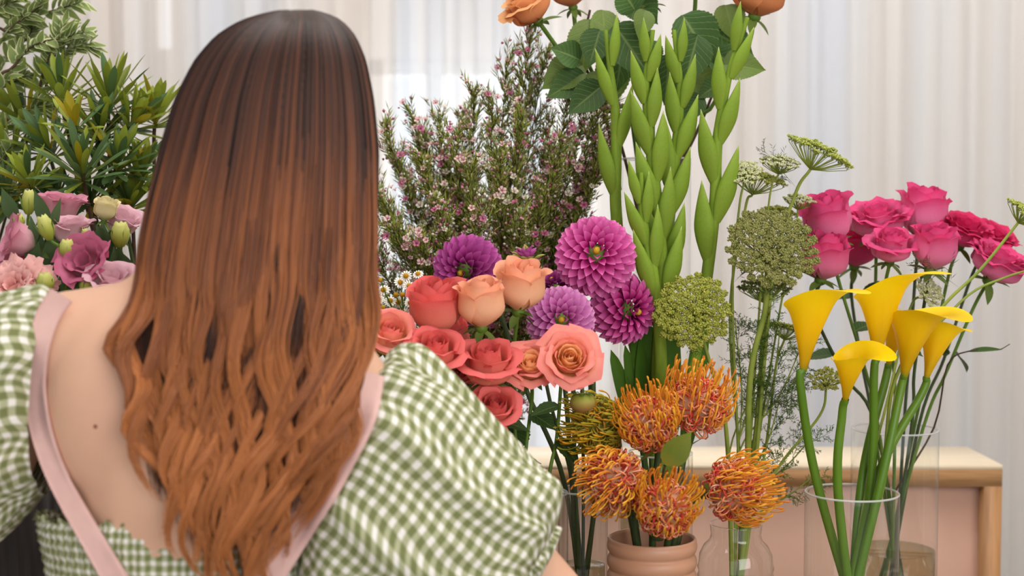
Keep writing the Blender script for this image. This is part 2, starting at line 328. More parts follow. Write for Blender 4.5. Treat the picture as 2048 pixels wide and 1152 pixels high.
def yframe(loc, d, up, sx, sy, sz=None):
    y = Vector(d).normalized(); x = y.cross(Vector(up))
    if x.length < 1e-4: x = y.cross(Vector((0.3, 0.5, 0.8)))
    x.normalize(); z = x.cross(y); sz = sx if sz is None else sz
    m = Matrix((x*sx, y*sy, z*sz)).transposed().to_4x4(); m.translation = Vector(loc); return m

WM = {}
class Thing:
    def __init__(s, name, base, label, cat_, group=None):
        s.o = bpy.data.objects.new(name, None); COL.objects.link(s.o); s.o.location = base; s.o.empty_display_size = 0.02
        s.base = Vector(base); s.o['label'] = label; s.o['category'] = cat_
        if group: s.o['group'] = group
        WM[s.o] = Matrix.Translation(s.base)
    def part(s, name, mesh, W=None, parent=None, kind=None, label=None):
        """W: world matrix of the part; without it the mesh is already relative to the base"""
        o = bpy.data.objects.new(name, mesh); COL.objects.link(o); p = parent or s.o
        W = Matrix.Translation(s.base) if W is None else W
        o.parent = p; o.matrix_local = WM[p].inverted()@W; WM[o] = W
        if kind: o['kind'] = kind
        if label: o['label'] = label
        return o
    def shape(s, name, V, F, mat, pc=None, uv=None, **kw):
        return s.part(name, mk(name, np.asarray(V)-np.array(s.base), F, mat, pc, uv), **kw)
    def tube(s, name, pts, r, mat, sides=8, n=24, **kw):
        p = cat(pts, n); rr = np.interp(np.linspace(0, 1, len(p)), np.linspace(0, 1, len(r)), r) if hasattr(r, '__len__') else np.full(len(p), r)
        V, F = tubes(p, rr[None], sides); return s.shape(name, V, F, mat, **kw)
def single(name, mesh, label, cat_, loc=(0, 0, 0), group=None, kind=None):
    o = bpy.data.objects.new(name, mesh); COL.objects.link(o); o.location = loc
    if label: o['label'] = label; o['category'] = cat_
    if group: o['group'] = group
    if kind: o['kind'] = kind
    WM[o] = Matrix.Translation(Vector(loc)); return o
def struct(name, V, F, mat, smooth=False):
    o = bpy.data.objects.new(name, mk(name, V, F, mat, smooth=smooth)); COL.objects.link(o); o['kind'] = 'structure'; WM[o] = Matrix.Identity(4); return o

# ------------------------------------------------------------------ the room
X0, X1, YB, YW, ZC = -3.2, 3.2, -3.0, 4.7, 3.1
struct('floor', *box((0, 1.0, -0.05), (6.6, 8.4, 0.1)), M_floor)
struct('ceiling', *box((0, 1.0, ZC+0.05), (6.6, 8.4, 0.1)), M_ceil)
struct('wall_left', *box((X0-0.05, 1.0, ZC/2), (0.1, 8.2, ZC)), M_wall)
struct('wall_right', *box((X1+0.05, 1.0, ZC/2), (0.1, 8.2, ZC)), M_wall)
wx0, wx1 = P(735, 0, YW).x, P(1225, 0, YW).x; wz1 = P(0, 118, YW).z; wz0 = 0.55
mb = MB()
sx0, sx1 = P(306, 0, YW).x, P(342, 0, YW).x; sz0 = P(0, 98, YW).z
rx0, rx1 = P(1560, 0, YW).x, P(2000, 0, YW).x
def wall_piece(x0, x1, z0, z1): mb.add(*box(((x0+x1)/2, YW+0.06, (z0+z1)/2), (x1-x0, 0.12, z1-z0)))
wall_piece(X0, sx0, 0, ZC); wall_piece(sx0, sx1, 0, sz0); wall_piece(sx1, wx0, 0, ZC)
wall_piece(wx0, wx1, 0, wz0); wall_piece(wx0, wx1, wz1, ZC)
wall_piece(wx1, X1, 0, ZC)
wb = bpy.data.objects.new('wall_back', mb.mesh('wall_back', M_wall, False)); COL.objects.link(wb); wb['kind'] = 'structure'; WM[wb] = Matrix.Identity(4)
win = MB()
for x0, x1, z0, z1 in ((wx0, wx1, wz1-0.05, wz1), (wx0, wx1, wz0, wz0+0.06), (wx0, wx0+0.05, wz0, wz1), (wx1-0.05, wx1, wz0, wz1)):
    win.add(*box(((x0+x1)/2, YW+0.05, (z0+z1)/2), (x1-x0, 0.07, z1-z0)))
wo = bpy.data.objects.new('window_1', win.mesh('window_1', M_frame_white, False)); COL.objects.link(wo); wo['kind'] = 'structure'; WM[wo] = Matrix.Identity(4)
for px in (868, 1060):
    m_ = bpy.data.objects.new('mullion', mk('mullion', *box((P(px, 0, YW).x, YW+0.05, (wz0+wz1)/2), (0.05, 0.06, wz1-wz0-0.11)), M_frame_white, smooth=False)); COL.objects.link(m_); m_.parent = wo
for k, (a_, b__) in enumerate(((735, 868), (868, 1060), (1060, 1225))):
    q = bpy.data.objects.new('pane', mk('pane', *box(((P(a_, 0, YW).x+P(b__, 0, YW).x)/2, YW+0.055, (wz0+wz1)/2), ((b__-a_)*sc(YW)-0.06, 0.006, wz1-wz0-0.12)), M_glass, smooth=False)); COL.objects.link(q); q.parent = wo

# sheer curtains, gathered into soft folds
def curtain(x0, x1, seed, label):
    r = random.Random(seed); nx = int((x1-x0)/0.008); zs = np.linspace(0.02, 2.98, 12); xs = np.linspace(x0, x1, nx)
    ph = np.cumsum(np.interp(xs, np.linspace(x0, x1, 40), [r.uniform(0.6, 1.5) for _ in range(40)]))*0.008*2*PI/0.13
    am = np.interp(xs, np.linspace(x0, x1, 30), [r.uniform(0.012, 0.038) for _ in range(30)])
    V = [(x+0.006*math.sin(p*2+z), 4.32+a*math.sin(p)+0.35*a*math.sin(2.3*p+z*0.8), z) for z in zs for x, p, a in zip(xs, ph, am)]
    single('curtain', mk('curtain', np.array(V)-np.array((x0, 4.32, 0)), grid(nx, len(zs)), M_curtain), label, 'curtain', (x0, 4.32, 0), 'sheer curtains across the back of the shop')
curtain(-2.6, 0.62, 3, 'sheer white gathered curtain behind the woman and the waxflower branches')
curtain(0.64, 2.9, 5, 'sheer white gathered curtain behind the hot pink roses and calla lilies')
t = Thing('curtain_rail', (0, 4.32, 3.0), 'white ceiling rail carrying the sheer curtains', 'rail')
t.shape('rail', *box((0.1, 4.32, 3.0+0.04), (5.6, 0.03, 0.12)), M_frame_white)

# ------------------------------------------------------------------ furniture
TZ = 0.80
t = Thing('work_table', (-0.05, 2.08, 0), 'wooden work table carrying the vases of flowers', 'table')
t.shape('table_top', *box((-0.1, 2.12, TZ-0.02), (2.0, 0.68, 0.04)), M_table)
for x in (-1.04, 0.84):
    for y in (1.83, 2.41): t.shape('leg', *box((x, y, (TZ-0.04)/2), (0.06, 0.06, TZ-0.04)), M_table)
for y in (1.85, 2.39): t.shape('apron_rail', *box((-0.1, y, TZ-0.09), (1.82, 0.025, 0.09)), M_table)
CY = 2.53; czt = P(0, 930, CY).z; cxr = P(2022, 0, CY).x; cxl = -0.55
cd = 0.20
t = Thing('display_counter', ((cxl+cxr)/2, CY+cd/2, 0), 'pale oak edged counter with dusty pink front panel behind the vases', 'counter')
rail_h = 35*sc(CY); pw = 36*sc(CY)
t.shape('counter_top', *box(((cxl+cxr)/2, CY+cd/2, czt-0.004), (cxr-cxl, cd, 0.008)), M_oaktop)
t.shape('top_rail', *box(((cxl+cxr)/2, CY+cd/2, czt-0.008-rail_h/2), (cxr-cxl, cd, rail_h)), M_oak)
zz = czt-0.008-rail_h
for x in (cxr-pw/2, cxl+pw/2): t.shape('corner_post', *box((x, CY+cd/2, zz/2), (pw, cd, zz)), M_oak_v)
t.shape('front_panel', *box(((cxl+cxr)/2, CY+0.035, zz/2+0.03), (cxr-cxl-2*pw, 0.014, zz-0.06)), M_pink)
t.shape('bottom_rail', *box(((cxl+cxr)/2, CY+cd/2, 0.03), (cxr-cxl-2*pw, cd, 0.06)), M_oak)

# ------------------------------------------------------------------ containers
VASES = {}
def glass_vase(key, px, Y, r_px, rim_py, label, mat=M_glass, water=None, zb=TZ, group='clear glass vases on the work table', foot=0.012, prof=None):
    c = P(px, rim_py, Y); r = r_px*sc(Y); zt = c.z; h = zt-zb; tk = 0.0028
    t = Thing('glass_vase', (c.x, Y, zb), label, 'vase', group)
    if prof is None: pf = [(0.001, foot), (r-0.006, foot), (r-tk, foot-0.003), (r-tk, 0.002), (r-0.001, 0.0005), (r, 0.004), (r, h)]
    else: pf = prof(r, h, tk)
    V, F = lathe(pf, 72); t.part('glass_wall', mk('glass_wall', V, F, mat))
    rr = r if prof is None else pf[-1][0]
    if prof is None:
        V, F = tubes(np.array([[( (r-tk/2)*math.cos(a), (r-tk/2)*math.sin(a), h) for a in np.linspace(0, 2*PI, 73)]]), 0.0016, 6); t.part('rim', mk('rim', V, F, MATS['rim_glass']))
    if water:
        wr = r-tk-0.0008; wh = h*water
        V, F = lathe([(0.001, foot+0.001), (wr, foot+0.001), (wr, wh), (wr-0.002, wh-0.001), (0.001, wh-0.001)], 48); t.part('water', mk('water', V, F, M_water))
    VASES[key] = (Vector((c.x, Y, zt)), r-tk, zb+foot); return t
m, nt, out = newmat('rim_glass'); b = N(nt, 'ShaderNodeBsdfPrincipled'); b.inputs[0].default_value = lin((226, 228, 226)); b.inputs['Roughness'].default_value = 0.08
b.inputs['Alpha'].default_value = 0.45; L(nt, b.outputs[0], out.inputs[0])
glass_vase('calla', 1704, 1.95, 94, 985, 'wide clear glass cylinder vase of yellow calla lilies', water=0.35)
glass_vase('mag', 1790, 2.2, 86, 858, 'clear glass cylinder vase of hot pink roses behind the callas', water=0.40)
glass_vase('tall', 1311, 2.21, 71, 318, 'tall slim clear glass vase of orange roses behind the gladioli', water=0.3)
glass_vase('glad', 1320, 2.05, 66, 905, 'clear glass vase of gladioli standing behind the terracotta pot', water=0.5)
glass_vase('dahl', 1166, 1.98, 50, 980, 'narrow clear glass vase of dahlias left of the terracotta pot', M_glass_dark, water=0.6)
glass_vase('coral', 1075, 1.86, 62, 985, 'clear glass vase of coral and peach roses behind the puffed sleeve', M_glass_dark, water=0.6)
glass_vase('cham', 905, 1.92, 60, 1000, 'clear glass vase of chamomile behind the puffed sleeve', water=0.5)
def jar(r, h, tk):
    n = []; outp = [(0.001, 0.0005), (r*0.9, 0.0005)]
    k = 0
    for z in np.linspace(0.01, h*0.72, 22): outp.append((r*(1.0+0.018*math.cos(k*PI)), z)); k += 1
    outp += [(r*0.96, h*0.78), (r*0.85, h*0.84), (r*0.70, h*0.88), (r*0.66, h*0.92), (r*0.69, h*0.985), (r*0.68, h), (r*0.66, h*0.99)]
    return outp
glass_vase('ammi', 1472, 2.03, 76, 1046, 'ribbed clear glass jar of green lace flowers right of the terracotta pot', prof=jar)
VASES['ammi'] = (VASES['ammi'][0], VASES['ammi'][1]*0.6, VASES['ammi'][2])
# terracotta pot with broad turned ribs
c = P(1304, 1074, 1.85); r = 91*sc(1.85); h = c.z-TZ
t = Thing('ribbed_pot', (c.x, 1.85, TZ), 'terracotta pink ribbed ceramic pot of orange pincushion flowers', 'pot')
pf = [(0.001, 0), (r*0.9, 0)]; per = 32*sc(1.85); z = 0.004
while z < h-0.004:
    q = ((h-z) % per)/per
    pf.append((r*(0.91+0.09*math.sin(PI*q)**0.6), z)); z += per/12
pf += [(r*0.985, h-0.002), (r*0.97, h), (r*0.93, h), (r*0.91, h-0.004), (r*0.90, 0.02), (0.001, 0.02)]
t.part('pot_body', mk('pot_body', *lathe(pf, 96), M_terra)); VASES['pot'] = (Vector((c.x, 1.85, c.z)), r*0.88, TZ+0.02)
# dark ribbed planter (left) and buckets hidden behind the woman
def planter(key, x, y, r, zt, label, mat, nrib):
    t = Thing('ribbed_planter' if nrib else 'flower_bucket', (x, y, TZ), label, 'planter' if nrib else 'bucket'); h = zt-TZ; V = []; n = max(64, nrib*4)
    for rr, z in ((0.01, 0), (r, 0.0), (r, 0.01), (r, h), (r-0.01, h+0.004), (r-0.014, h), (r-0.02, 0.02), (0.01, 0.02)):
        for i in range(n):
            a = 2*PI*i/n; k = 1-(0.025*(0.5+0.5*math.cos(a*nrib))**3 if nrib and rr == r else 0); V.append((rr*k*math.cos(a), rr*k*math.sin(a), z))
    t.part('planter_body', mk('planter_body', np.array(V), grid(n, 8, True), mat)); VASES[key] = (Vector((x, y, zt)), r-0.02, TZ+0.02)
planter('lisi', P(40, 0, 1.93).x, 1.93, 0.13, 1.12, 'dark ribbed planter of pink lisianthus under the left sleeve', M_dark, 48)
planter('ros', P(330, 0, 2.18).x, 2.18, 0.12, 1.14, 'dark bucket of long leaved foliage hidden behind the hair', M_bucket, 0)
planter('wax', P(950, 0, 2.25).x, 2.25, 0.09, 1.05, 'dark bucket of waxflower branches hidden behind the right sleeve', M_bucket, 0)
planter('pitt', P(-120, 0, 2.25).x, 2.27, 0.09, 1.10, 'dark bucket of variegated foliage at the left edge', M_bucket, 0)

def stem_path(base, down, vase, k=0.05, rnd=None):
    """from the foot of the bloom through the mouth of its vase to the bottom"""
    r_ = rnd or random; c, r, zb = VASES[vase]; base = Vector(base); h = Vector((base.x-c.x, base.y-c.y, 0))
    hd = h.normalized() if h.length > 1e-4 else Vector((1, 0, 0))
    side = Vector((-hd.y, hd.x, 0))*r_.uniform(-0.35, 0.35)*r
    m = c+hd*min(h.length, r*0.72)*r_.uniform(0.75, 1)+side; m.z = c.z+0.004
    bt = c-hd*r*r_.uniform(0.1, 0.55)-side*0.8; bt.z = zb+0.006
    a = base+Vector(down).normalized()*k
    return [base, a, (a*0.45+m*0.55)+Vector((r_.uniform(-.006, .006), 0, 0)), m, bt]

# ------------------------------------------------------------------ petals, leaves
CACHE = {}
def petal_mesh(key, mat, R, H, top, curl, W, frill=0.0, tip=0.0, nu=11, nv=12, seed=0):
    k = ('p', key, mat.name)
    if k in CACHE: return CACHE[k]
    r_ = random.Random(seed+len(key)*7); p1, p2, p3 = [r_.uniform(0, 6) for _ in range(3)]; V = []; C = []
    for j in range(nv):
        v = j/(nv-1)
        p = 0.16+0.84*math.sin(PI/2*min(1, v/0.45)) if v < 0.45 else 1+(top-1)*((v-0.45)/0.55)**1.3
        e = max(0, (v-0.74)/0.26)
        for i in range(nu):
            u = -1+2*i/(nu-1)
            a = u*W*(0.45+0.55*math.sin(PI/2*min(1, v*1.5)))
            z = H*v*(1-0.16*abs(u)**2.6*v)
            r = R*p*(1+0.07*u)+curl*R*e*e*(1+0.4*abs(u))+tip*R*e*e*(1-abs(u))**2
            z -= curl*R*0.55*e**3
            if frill: r += frill*R*v*v*math.sin(u*7+p1)+0.6*frill*R*v**3*math.sin(u*17+p2); z += 0.6*frill*R*v*v*math.sin(u*9+p3)
            else: r += 0.02*R*v*math.sin(u*4+p1)
            V.append((r*math.cos(a), r*math.sin(a), z)); C.append((v, abs(u), 0.5))
    CACHE[k] = mk('petal', V, grid(nu, nv), mat, C); return CACHE[k]
def leaf_mesh(key, mat, shape='lance', droop=0.15, fold=0.25, serr=0.0, wavy=0.0, nu=5, nv=10):
    k = ('l', key, mat.name)
    if k in CACHE: return CACHE[k]
    V = []; C = []
    for j in range(nv):
        v = j/(nv-1)
        if shape == 'lance': s = math.sin(PI*min(1, v**0.9))**0.8
        elif shape == 'oblance': s = (0.22+0.78*math.sin(PI/2*min(1, v/0.68))**1.4) if v < 0.68 else math.cos(PI/2*(v-0.68)/0.32)**0.7
        elif shape == 'ovate': s = math.sin(PI*v**0.74)**(0.62+0.5*v)
        else: s = math.sin(PI*min(1, 0.08+v*0.92))**0.5
        s = max(s, 0.03 if v > 0.5 else 0.06)
        if serr: s *= 1+serr*(1 if j % 2 else -1)
        for i in range(nu):
            u = -1+2*i/(nu-1)
            V.append((0.5*u*s, v, fold*abs(u)*s*0.5-droop*v*v+wavy*math.sin(v*11+u*2)*abs(u))); C.append((v, abs(u), 0.5))
    CACHE[k] = mk('leaf', V, grid(nu, nv), mat, C); return CACHE[k]
def sepal_mesh(): return leaf_mesh('sepal', M_sepal, 'lance', 0.5, 0.3, nv=7, nu=3)
ROSE = {   # rings: petals, R, H, top, curl, half angle
 'bud': [(2, .20, 1.70, .6, 0, 2.0), (3, .40, 1.78, .62, 0, 1.35), (3, .64, 1.80, .66, .04, 1.25), (4, .86, 1.76, .76, .06, 1.05), (3, 1.0, 1.66, .84, .16, 1.05)],
 'half': [(2, .16, 1.35, .7, 0, 2.0), (3, .30, 1.42, .75, 0, 1.4), (4, .46, 1.46, .8, .03, 1.1), (4, .64, 1.48, .88, .08, 1.0), (4, .84, 1.46, .95, .18, 1.0), (5, 1.0, 1.25, 1.0, .34, .85)],
 'open': [(2, .12, 1.0, .8, 0, 2.1), (3, .22, 1.05, .85, .02, 1.4), (4, .34, 1.08, .9, .05, 1.15), (4, .48, 1.1, .95, .08, 1.05), (5, .64, 1.1, 1.0, .12, .95), (5, .82, 1.04, 1.05, .2, .9), (5, 1.0, .92, 1.1, .32, .82)],
 'ruffled': [(3, .22, 1.3, 1.0, .1, 1.3), (4, .42, 1.36, 1.05, .15, 1.1), (5, .64, 1.38, 1.1, .2, 1.0), (5, .84, 1.34, 1.1, .25, .95), (4, 1.0, 1.2, 1.0, .3, 1.0)],
 'lisi': [(3, .30, 1.5, 1.25, .1, 1.2), (4, .52, 1.6, 1.3, .2, 1.1), (5, .78, 1.62, 1.32, .3, .95)],
 'fluffy': [(4, .18, 1.0, 1.4, .2, 1.0), (6, .34, 1.05, 1.4, .25, .8), (8, .5, 1.05, 1.4, .3, .65), (9, .68, .95, 1.4, .35, .6), (9, .8, .8, 1.4, .45, .6)],
}
def bloom(name, px, py, Y, r_px, axis, kind, mat, vase, label, cat_='rose', group=None, mat_in=None, stem=None, stem_r=0.0026, frill=None, nsep=5, seed=1, leaves=0, leafmat=None, sq=1.0):
    axis = Vector(axis).normalized(); R = r_px*sc(Y); r_ = random.Random(seed*13+int(px)); rings = ROSE[kind]
    ex, hx = {'bud': (1.08, 1.20), 'half': (1.24, 1.22), 'open': (1.42, 1.25), 'ruffled': (1.18, 1.05), 'lisi': (1.05, 1.0), 'fluffy': (1.0, 1.0)}[kind]; R /= ex; sq *= hx
    H = max(q[2] for q in rings)*R*0.93*sq
    base = P(px, py, Y)-axis*H*0.5
    path = stem_path(base-axis*0.004, -axis, vase, rnd=r_)
    t = Thing(name, path[-1], label, cat_, group); fr = {'bud': 0.02, 'half': 0.03, 'open': 0.035, 'ruffled': 0.09, 'lisi': 0.09, 'fluffy': 0.16}[kind] if frill is None else frill
    tot = len(rings)
    for k, (n, rr, h, top, curl, W) in enumerate(rings):
        mm = mat_in if (mat_in and k < tot-3) else mat
        for i in range(n):
            me = petal_mesh(f'{kind}{k}{"ab"[i % 2]}{fr}', mm, rr*0.93, h*0.93, top, curl, W, frill=fr if k > 0 else fr*0.4, tip=0.25 if k >= tot-2 and kind in ('bud', 'half', 'open') else 0, seed=k*5+(i % 2)*31)
            s = R*r_.uniform(0.96, 1.04)
            Mx = zframe(axis, 2*PI*(i+r_.uniform(-.12, .12))/n+k*2.4+seed, base, 1.0)@Matrix.Rotation(r_.uniform(-.05, .09), 4, 'Y')@Matrix.Diagonal((s, s, s*sq, 1))
            t.part('petal', me, Mx)
    t.shape('receptacle', *ell(base-axis*0.002, (R*0.26, R*0.26, R*0.24), 12, 8, axis), M_stem)
    for i in range(nsep):
        a = 2*PI*i/max(nsep, 1)+seed; d = zframe(axis)@Vector((math.cos(a), math.sin(a), r_.uniform(-.7, .5)))
        t.part('sepal', sepal_mesh(), yframe(base-axis*R*0.12, d, axis, R*0.36, R*r_.uniform(0.75, 1.1)))
    t.tube('stem', path, [stem_r, stem_r*0.9, stem_r], stem or M_stem)
    for i in range(leaves):
        q = cat(path, 24); j = int(len(q)*r_.uniform(0.2, 0.5)); a = r_.uniform(0, 2*PI)
        d = Vector((math.cos(a), 0.5*math.sin(a), r_.uniform(-0.7, 0.3)))
        t.part('leaf', leaf_mesh('rl', leafmat or M_leaf_rose, 'ovate', 0.2, 0.2, serr=0.05, nv=14), yframe(q[j], d, (0, -0.4, 1), 0.034*r_.uniform(.8, 1.2), 0.05*r_.uniform(.8, 1.2)))
    return t

# ------------------------------------------------------------------ coral and peach roses
G = 'coral and peach roses in the middle bunch'
CR = [
 (872, 612, 1.84, 61, (-0.1, -0.35, 1), 'bud', M_coral, None, 'tall closed coral rose left of the two peach roses'),
 (962, 606, 1.82, 54, (0.0, -0.25, 1), 'bud', M_peach, None, 'peach rose with outcurled petal between the coral and the upper peach rose'),
 (1042, 572, 1.86, 56, (0.1, -0.3, 1), 'bud', M_peach, None, 'uppermost peach rose, in front of the magenta dahlias'),
 (775, 672, 1.80, 56, (0.3, -0.7, 0.8), 'half', M_duo, None, 'half open peach and coral rose touching the hair'),
 (868, 706, 1.78, 59, (0.15, -0.6, 0.9), 'half', M_coral, None, 'open coral rose just above the puffed sleeve top'),
 (908, 672, 1.88, 36, (-0.2, -0.3, 1), 'bud', M_coral, None, 'small closed coral rose bud behind the tall coral rose'),
 (975, 728, 1.80, 63, (0.0, -0.5, 1), 'half', M_coral, None, 'large coral rose with green sepal beside the sleeve'),
 (1060, 732, 1.82, 59, (-0.05, -0.8, 0.75), 'open', M_duo, M_duo_in, 'open peach rose with orange heart, left of the widest rose'),
 (1138, 718, 1.80, 67, (0.1, -1.0, 0.45), 'open', M_duo, M_duo_in, 'widest open pink edged peach rose facing the viewer'),
 (990, 818, 1.78, 49, (0.1, -0.8, 0.75), 'half', M_coral, None, 'lowest coral rose peeping out behind the sleeve'),
 (915, 760, 1.90, 47, (0.0, -0.7, 0.8), 'half', M_coral, None, 'coral rose mostly hidden behind the sleeve and the large coral rose'),
]
for i, (px, py, Y, r, ax, kind, mt, mi, lab) in enumerate(CR):
    bloom('rose', px, py, Y, r, ax, kind, mt, 'coral', lab, 'rose', G, mi, stem=M_stem, seed=i+1, leaves=2)

# ------------------------------------------------------------------ hot pink roses
G = 'hot pink roses in the right vase'
MR = [
 (1655, 438, 2.14, 56, (-0.25, -0.3, 1), 'bud', M_mag, 'hot pink rose at the left top of its bunch, above the brown lace flower edge'),
 (1650, 512, 2.10, 53, (0.1, -0.35, 1), 'bud', M_mag, 'hot pink rose low at the left, touching the brown lace flower'),
 (1752, 442, 2.20, 65, (-0.1, -0.35, 1), 'ruffled', M_mag, 'wide ruffled hot pink rose second from the left on top'),
 (1846, 424, 2.22, 56, (0.05, -0.2, 1), 'bud', M_mag, 'tallest smooth pink rose with a pointed petal on top'),
 (1783, 492, 2.10, 49, (0.0, -0.4, 1), 'half', M_mag, 'hot pink rose above the middle calla, frilled crown over a round cup'),
 (1868, 494, 2.10, 51, (0.05, -0.35, 1), 'bud', M_mag, 'round cupped pink rose in the middle front of the bunch'),
 (1928, 462, 2.20, 54, (0.2, -0.4, 1), 'ruffled', M_mag_d, 'deep pink ruffled rose between the cupped rose and the right pair'),
 (1985, 476, 2.24, 47, (0.35, -0.5, 1), 'ruffled', M_mag_d, 'darkest crimson pink ruffled rose at the right top'),
 (1996, 526, 2.14, 63, (0.4, -0.35, 1), 'ruffled', M_mag, 'large pink rose leaning right at the frame edge'),
 (1712, 492, 2.27, 45, (0.0, -0.3, 1), 'bud', M_mag_d, 'dark pink rose half hidden behind the left roses'),
]
for i, (px, py, Y, r, ax, kind, mt, lab) in enumerate(MR):
    bloom('rose', px, py, Y, r, ax, kind, mt, 'mag', lab, 'rose', G, stem=M_stem_dark if i % 2 else M_stem, stem_r=0.0028, seed=i+3, leaves=1 if i not in (3, 7) else 0, frill=0.05 if kind != 'ruffled' else 0.1)

# ------------------------------------------------------------------ orange roses high on top, with big leaves
G = 'burnt orange roses at the top edge'
OR = [(1055, 12, 2.12, 54, (-0.55, -0.4, 0.7), 'burnt orange rose drooping at the left of the tall bunch'), (1140, -18, 2.2, 45, (-0.2, -0.2, 1), 'orange rose cut by the top edge right of the drooping one'),
      (1520, -12, 2.14, 64, (0.2, -0.3, 1), 'wide burnt orange rose at the top right of the tall bunch'), (1300, -30, 2.2, 50, (0, -0.2, 1), 'orange rose only its base showing above the gladioli'), (1395, -60, 2.2, 48, (0.05, -0.2, 1), 'orange rose above the frame, its stem between the two right gladioli')]
ost = []
for i, (px, py, Y, r, ax, lab) in enumerate(OR):
    t = bloom('rose', px, py, Y, r, ax, 'half', M_orange, 'tall', lab, 'rose', G, stem=M_stem, stem_r=0.0034, seed=i+5, frill=0.06); ost.append(t)
# (px, py of the leaf foot, px, py of its tip, width px, light?, Y)
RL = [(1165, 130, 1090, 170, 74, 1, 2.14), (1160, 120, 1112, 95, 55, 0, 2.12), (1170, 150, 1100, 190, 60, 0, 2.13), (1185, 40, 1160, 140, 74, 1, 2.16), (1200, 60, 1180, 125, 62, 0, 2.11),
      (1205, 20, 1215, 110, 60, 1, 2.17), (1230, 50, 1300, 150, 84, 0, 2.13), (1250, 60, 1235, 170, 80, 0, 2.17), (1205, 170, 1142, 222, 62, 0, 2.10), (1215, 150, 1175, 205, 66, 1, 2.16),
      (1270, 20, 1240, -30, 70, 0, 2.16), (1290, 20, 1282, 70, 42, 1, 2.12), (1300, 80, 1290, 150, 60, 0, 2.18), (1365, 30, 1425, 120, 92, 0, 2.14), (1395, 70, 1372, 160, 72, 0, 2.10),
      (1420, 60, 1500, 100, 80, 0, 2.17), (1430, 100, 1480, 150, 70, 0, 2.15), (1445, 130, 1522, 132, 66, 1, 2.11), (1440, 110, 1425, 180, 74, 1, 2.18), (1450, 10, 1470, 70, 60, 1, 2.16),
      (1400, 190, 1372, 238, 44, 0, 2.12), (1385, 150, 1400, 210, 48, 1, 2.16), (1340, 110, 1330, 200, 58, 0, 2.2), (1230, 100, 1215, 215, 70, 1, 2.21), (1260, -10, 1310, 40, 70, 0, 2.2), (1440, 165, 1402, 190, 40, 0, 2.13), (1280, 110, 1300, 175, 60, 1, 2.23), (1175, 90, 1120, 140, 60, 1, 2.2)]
for i, (a, b_, c_, d_, wd, lt, Y) in enumerate(RL):
    p0 = P(a, b_, Y); p1 = P(c_, d_, Y-0.02); th = ost[min(range(5), key=lambda k: abs(OR[k][0]-(a+c_)/2))]
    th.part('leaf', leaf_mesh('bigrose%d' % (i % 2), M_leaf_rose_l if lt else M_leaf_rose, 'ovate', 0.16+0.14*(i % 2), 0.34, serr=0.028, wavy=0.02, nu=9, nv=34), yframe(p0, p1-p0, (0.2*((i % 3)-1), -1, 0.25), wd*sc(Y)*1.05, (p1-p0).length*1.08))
for pts in ([(1180, 20), (1165, 110), (1210, 230), (1240, 380)], [(1290, 120), (1300, 240), (1325, 420)], [(1440, 150), (1400, 250), (1355, 340)], [(1395, 200), (1368, 270), (1350, 400)], [(1205, 170), (1245, 300), (1290, 480)]):
    q = [P(a, b_, 2.2) for a, b_ in pts]; t = ost[[0, 3, 2, 4, 1][[1180, 1290, 1440, 1395, 1205].index(pts[0][0])]]
    t.tube('side_stem', q, [0.0018, 0.0030], M_stem_wood)

# ------------------------------------------------------------------ dahlias
def dahl_petal(mat):
    k = ('d', mat.name)
    if k in CACHE: return CACHE[k]
    nu, nv = 7, 9; V = []; C = []
    for j in range(nv):
        v = j/(nv-1); s = (0.35+0.65*math.sin(PI/2*min(1, v/0.62))) if v < 0.62 else max(0.05, math.cos(PI/2*(v-0.62)/0.38)**0.6)
        for i in range(nu):
            u = -1+2*i/(nu-1); V.append((0.5*u*s, v, 0.30*s*u*u+0.10*math.sin(PI*v)-0.10*v*v)); C.append((v, abs(u), .5))
    CACHE[k] = mk('petal', V, grid(nu, nv), mat, C); return CACHE[k]
def dahlia(px, py, Y, r_px, axis, mat, label, n=120, vase='dahl', seed=1):
    axis = Vector(axis).normalized(); R = r_px*sc(Y); c = P(px, py, Y)-axis*R*0.1; r_ = random.Random(seed)
    path = stem_path(c-axis*R*0.35, -axis, vase, 0.05, r_); t = Thing('dahlia', path[-1], label, 'dahlia', 'purple and magenta dahlias')
    Z = zframe(axis)
    for i in range(n):
        q = ((i+0.5)/n)**0.62; th = math.radians(8+q*104); a = i*2.39996+r_.uniform(-.06, .06)
        d = Vector((math.sin(th)*math.cos(a), math.sin(th)*math.sin(a), math.cos(th)*0.78)); th2 = th+math.radians(4+q*14)
        d2 = Vector((math.sin(th2)*math.cos(a), math.sin(th2)*math.sin(a), math.cos(th2)))
        ln = R*(0.24+0.40*min(1, q*1.3))*r_.uniform(.93, 1.07); tipr = R*(0.72+0.28*q)
        bp = c+(Z.to_3x3()@d)*(tipr-ln); dd = Z.to_3x3()@d2
        t.part('petal', dahl_petal(mat), yframe(bp, dd, axis+Vector((0, 0, 0.02)), R*(0.13+0.17*min(1, q*1.2)), ln))
    t.shape('flower_heart', *ell(c+axis*R*0.40, (R*0.085, R*0.085, R*0.10), 12, 8, axis), M_dahl_c)
    t.shape('calyx', *ell(c-axis*R*0.12, (R*0.30, R*0.30, R*0.24), 12, 8, axis), M_stem)
    t.tube('stem', path, [0.0036, 0.0034, 0.0036], M_stem_dark); return t
dahlia(1192, 508, 1.96, 92, (-0.02, -1, 0.30), M_dahl, 'largest magenta dahlia facing the viewer beside the gladioli', 150)
dahlia(930, 542, 2.0, 80, (-0.30, -0.9, -0.12), M_dahl_p, 'purple dahlia at the left, above the tall coral rose', 130, seed=2)
dahlia(1122, 640, 1.90, 78, (0.0, -0.95, 0.1), M_dahl_l, 'pale lilac pink dahlia behind the widest peach rose', 140, seed=3)
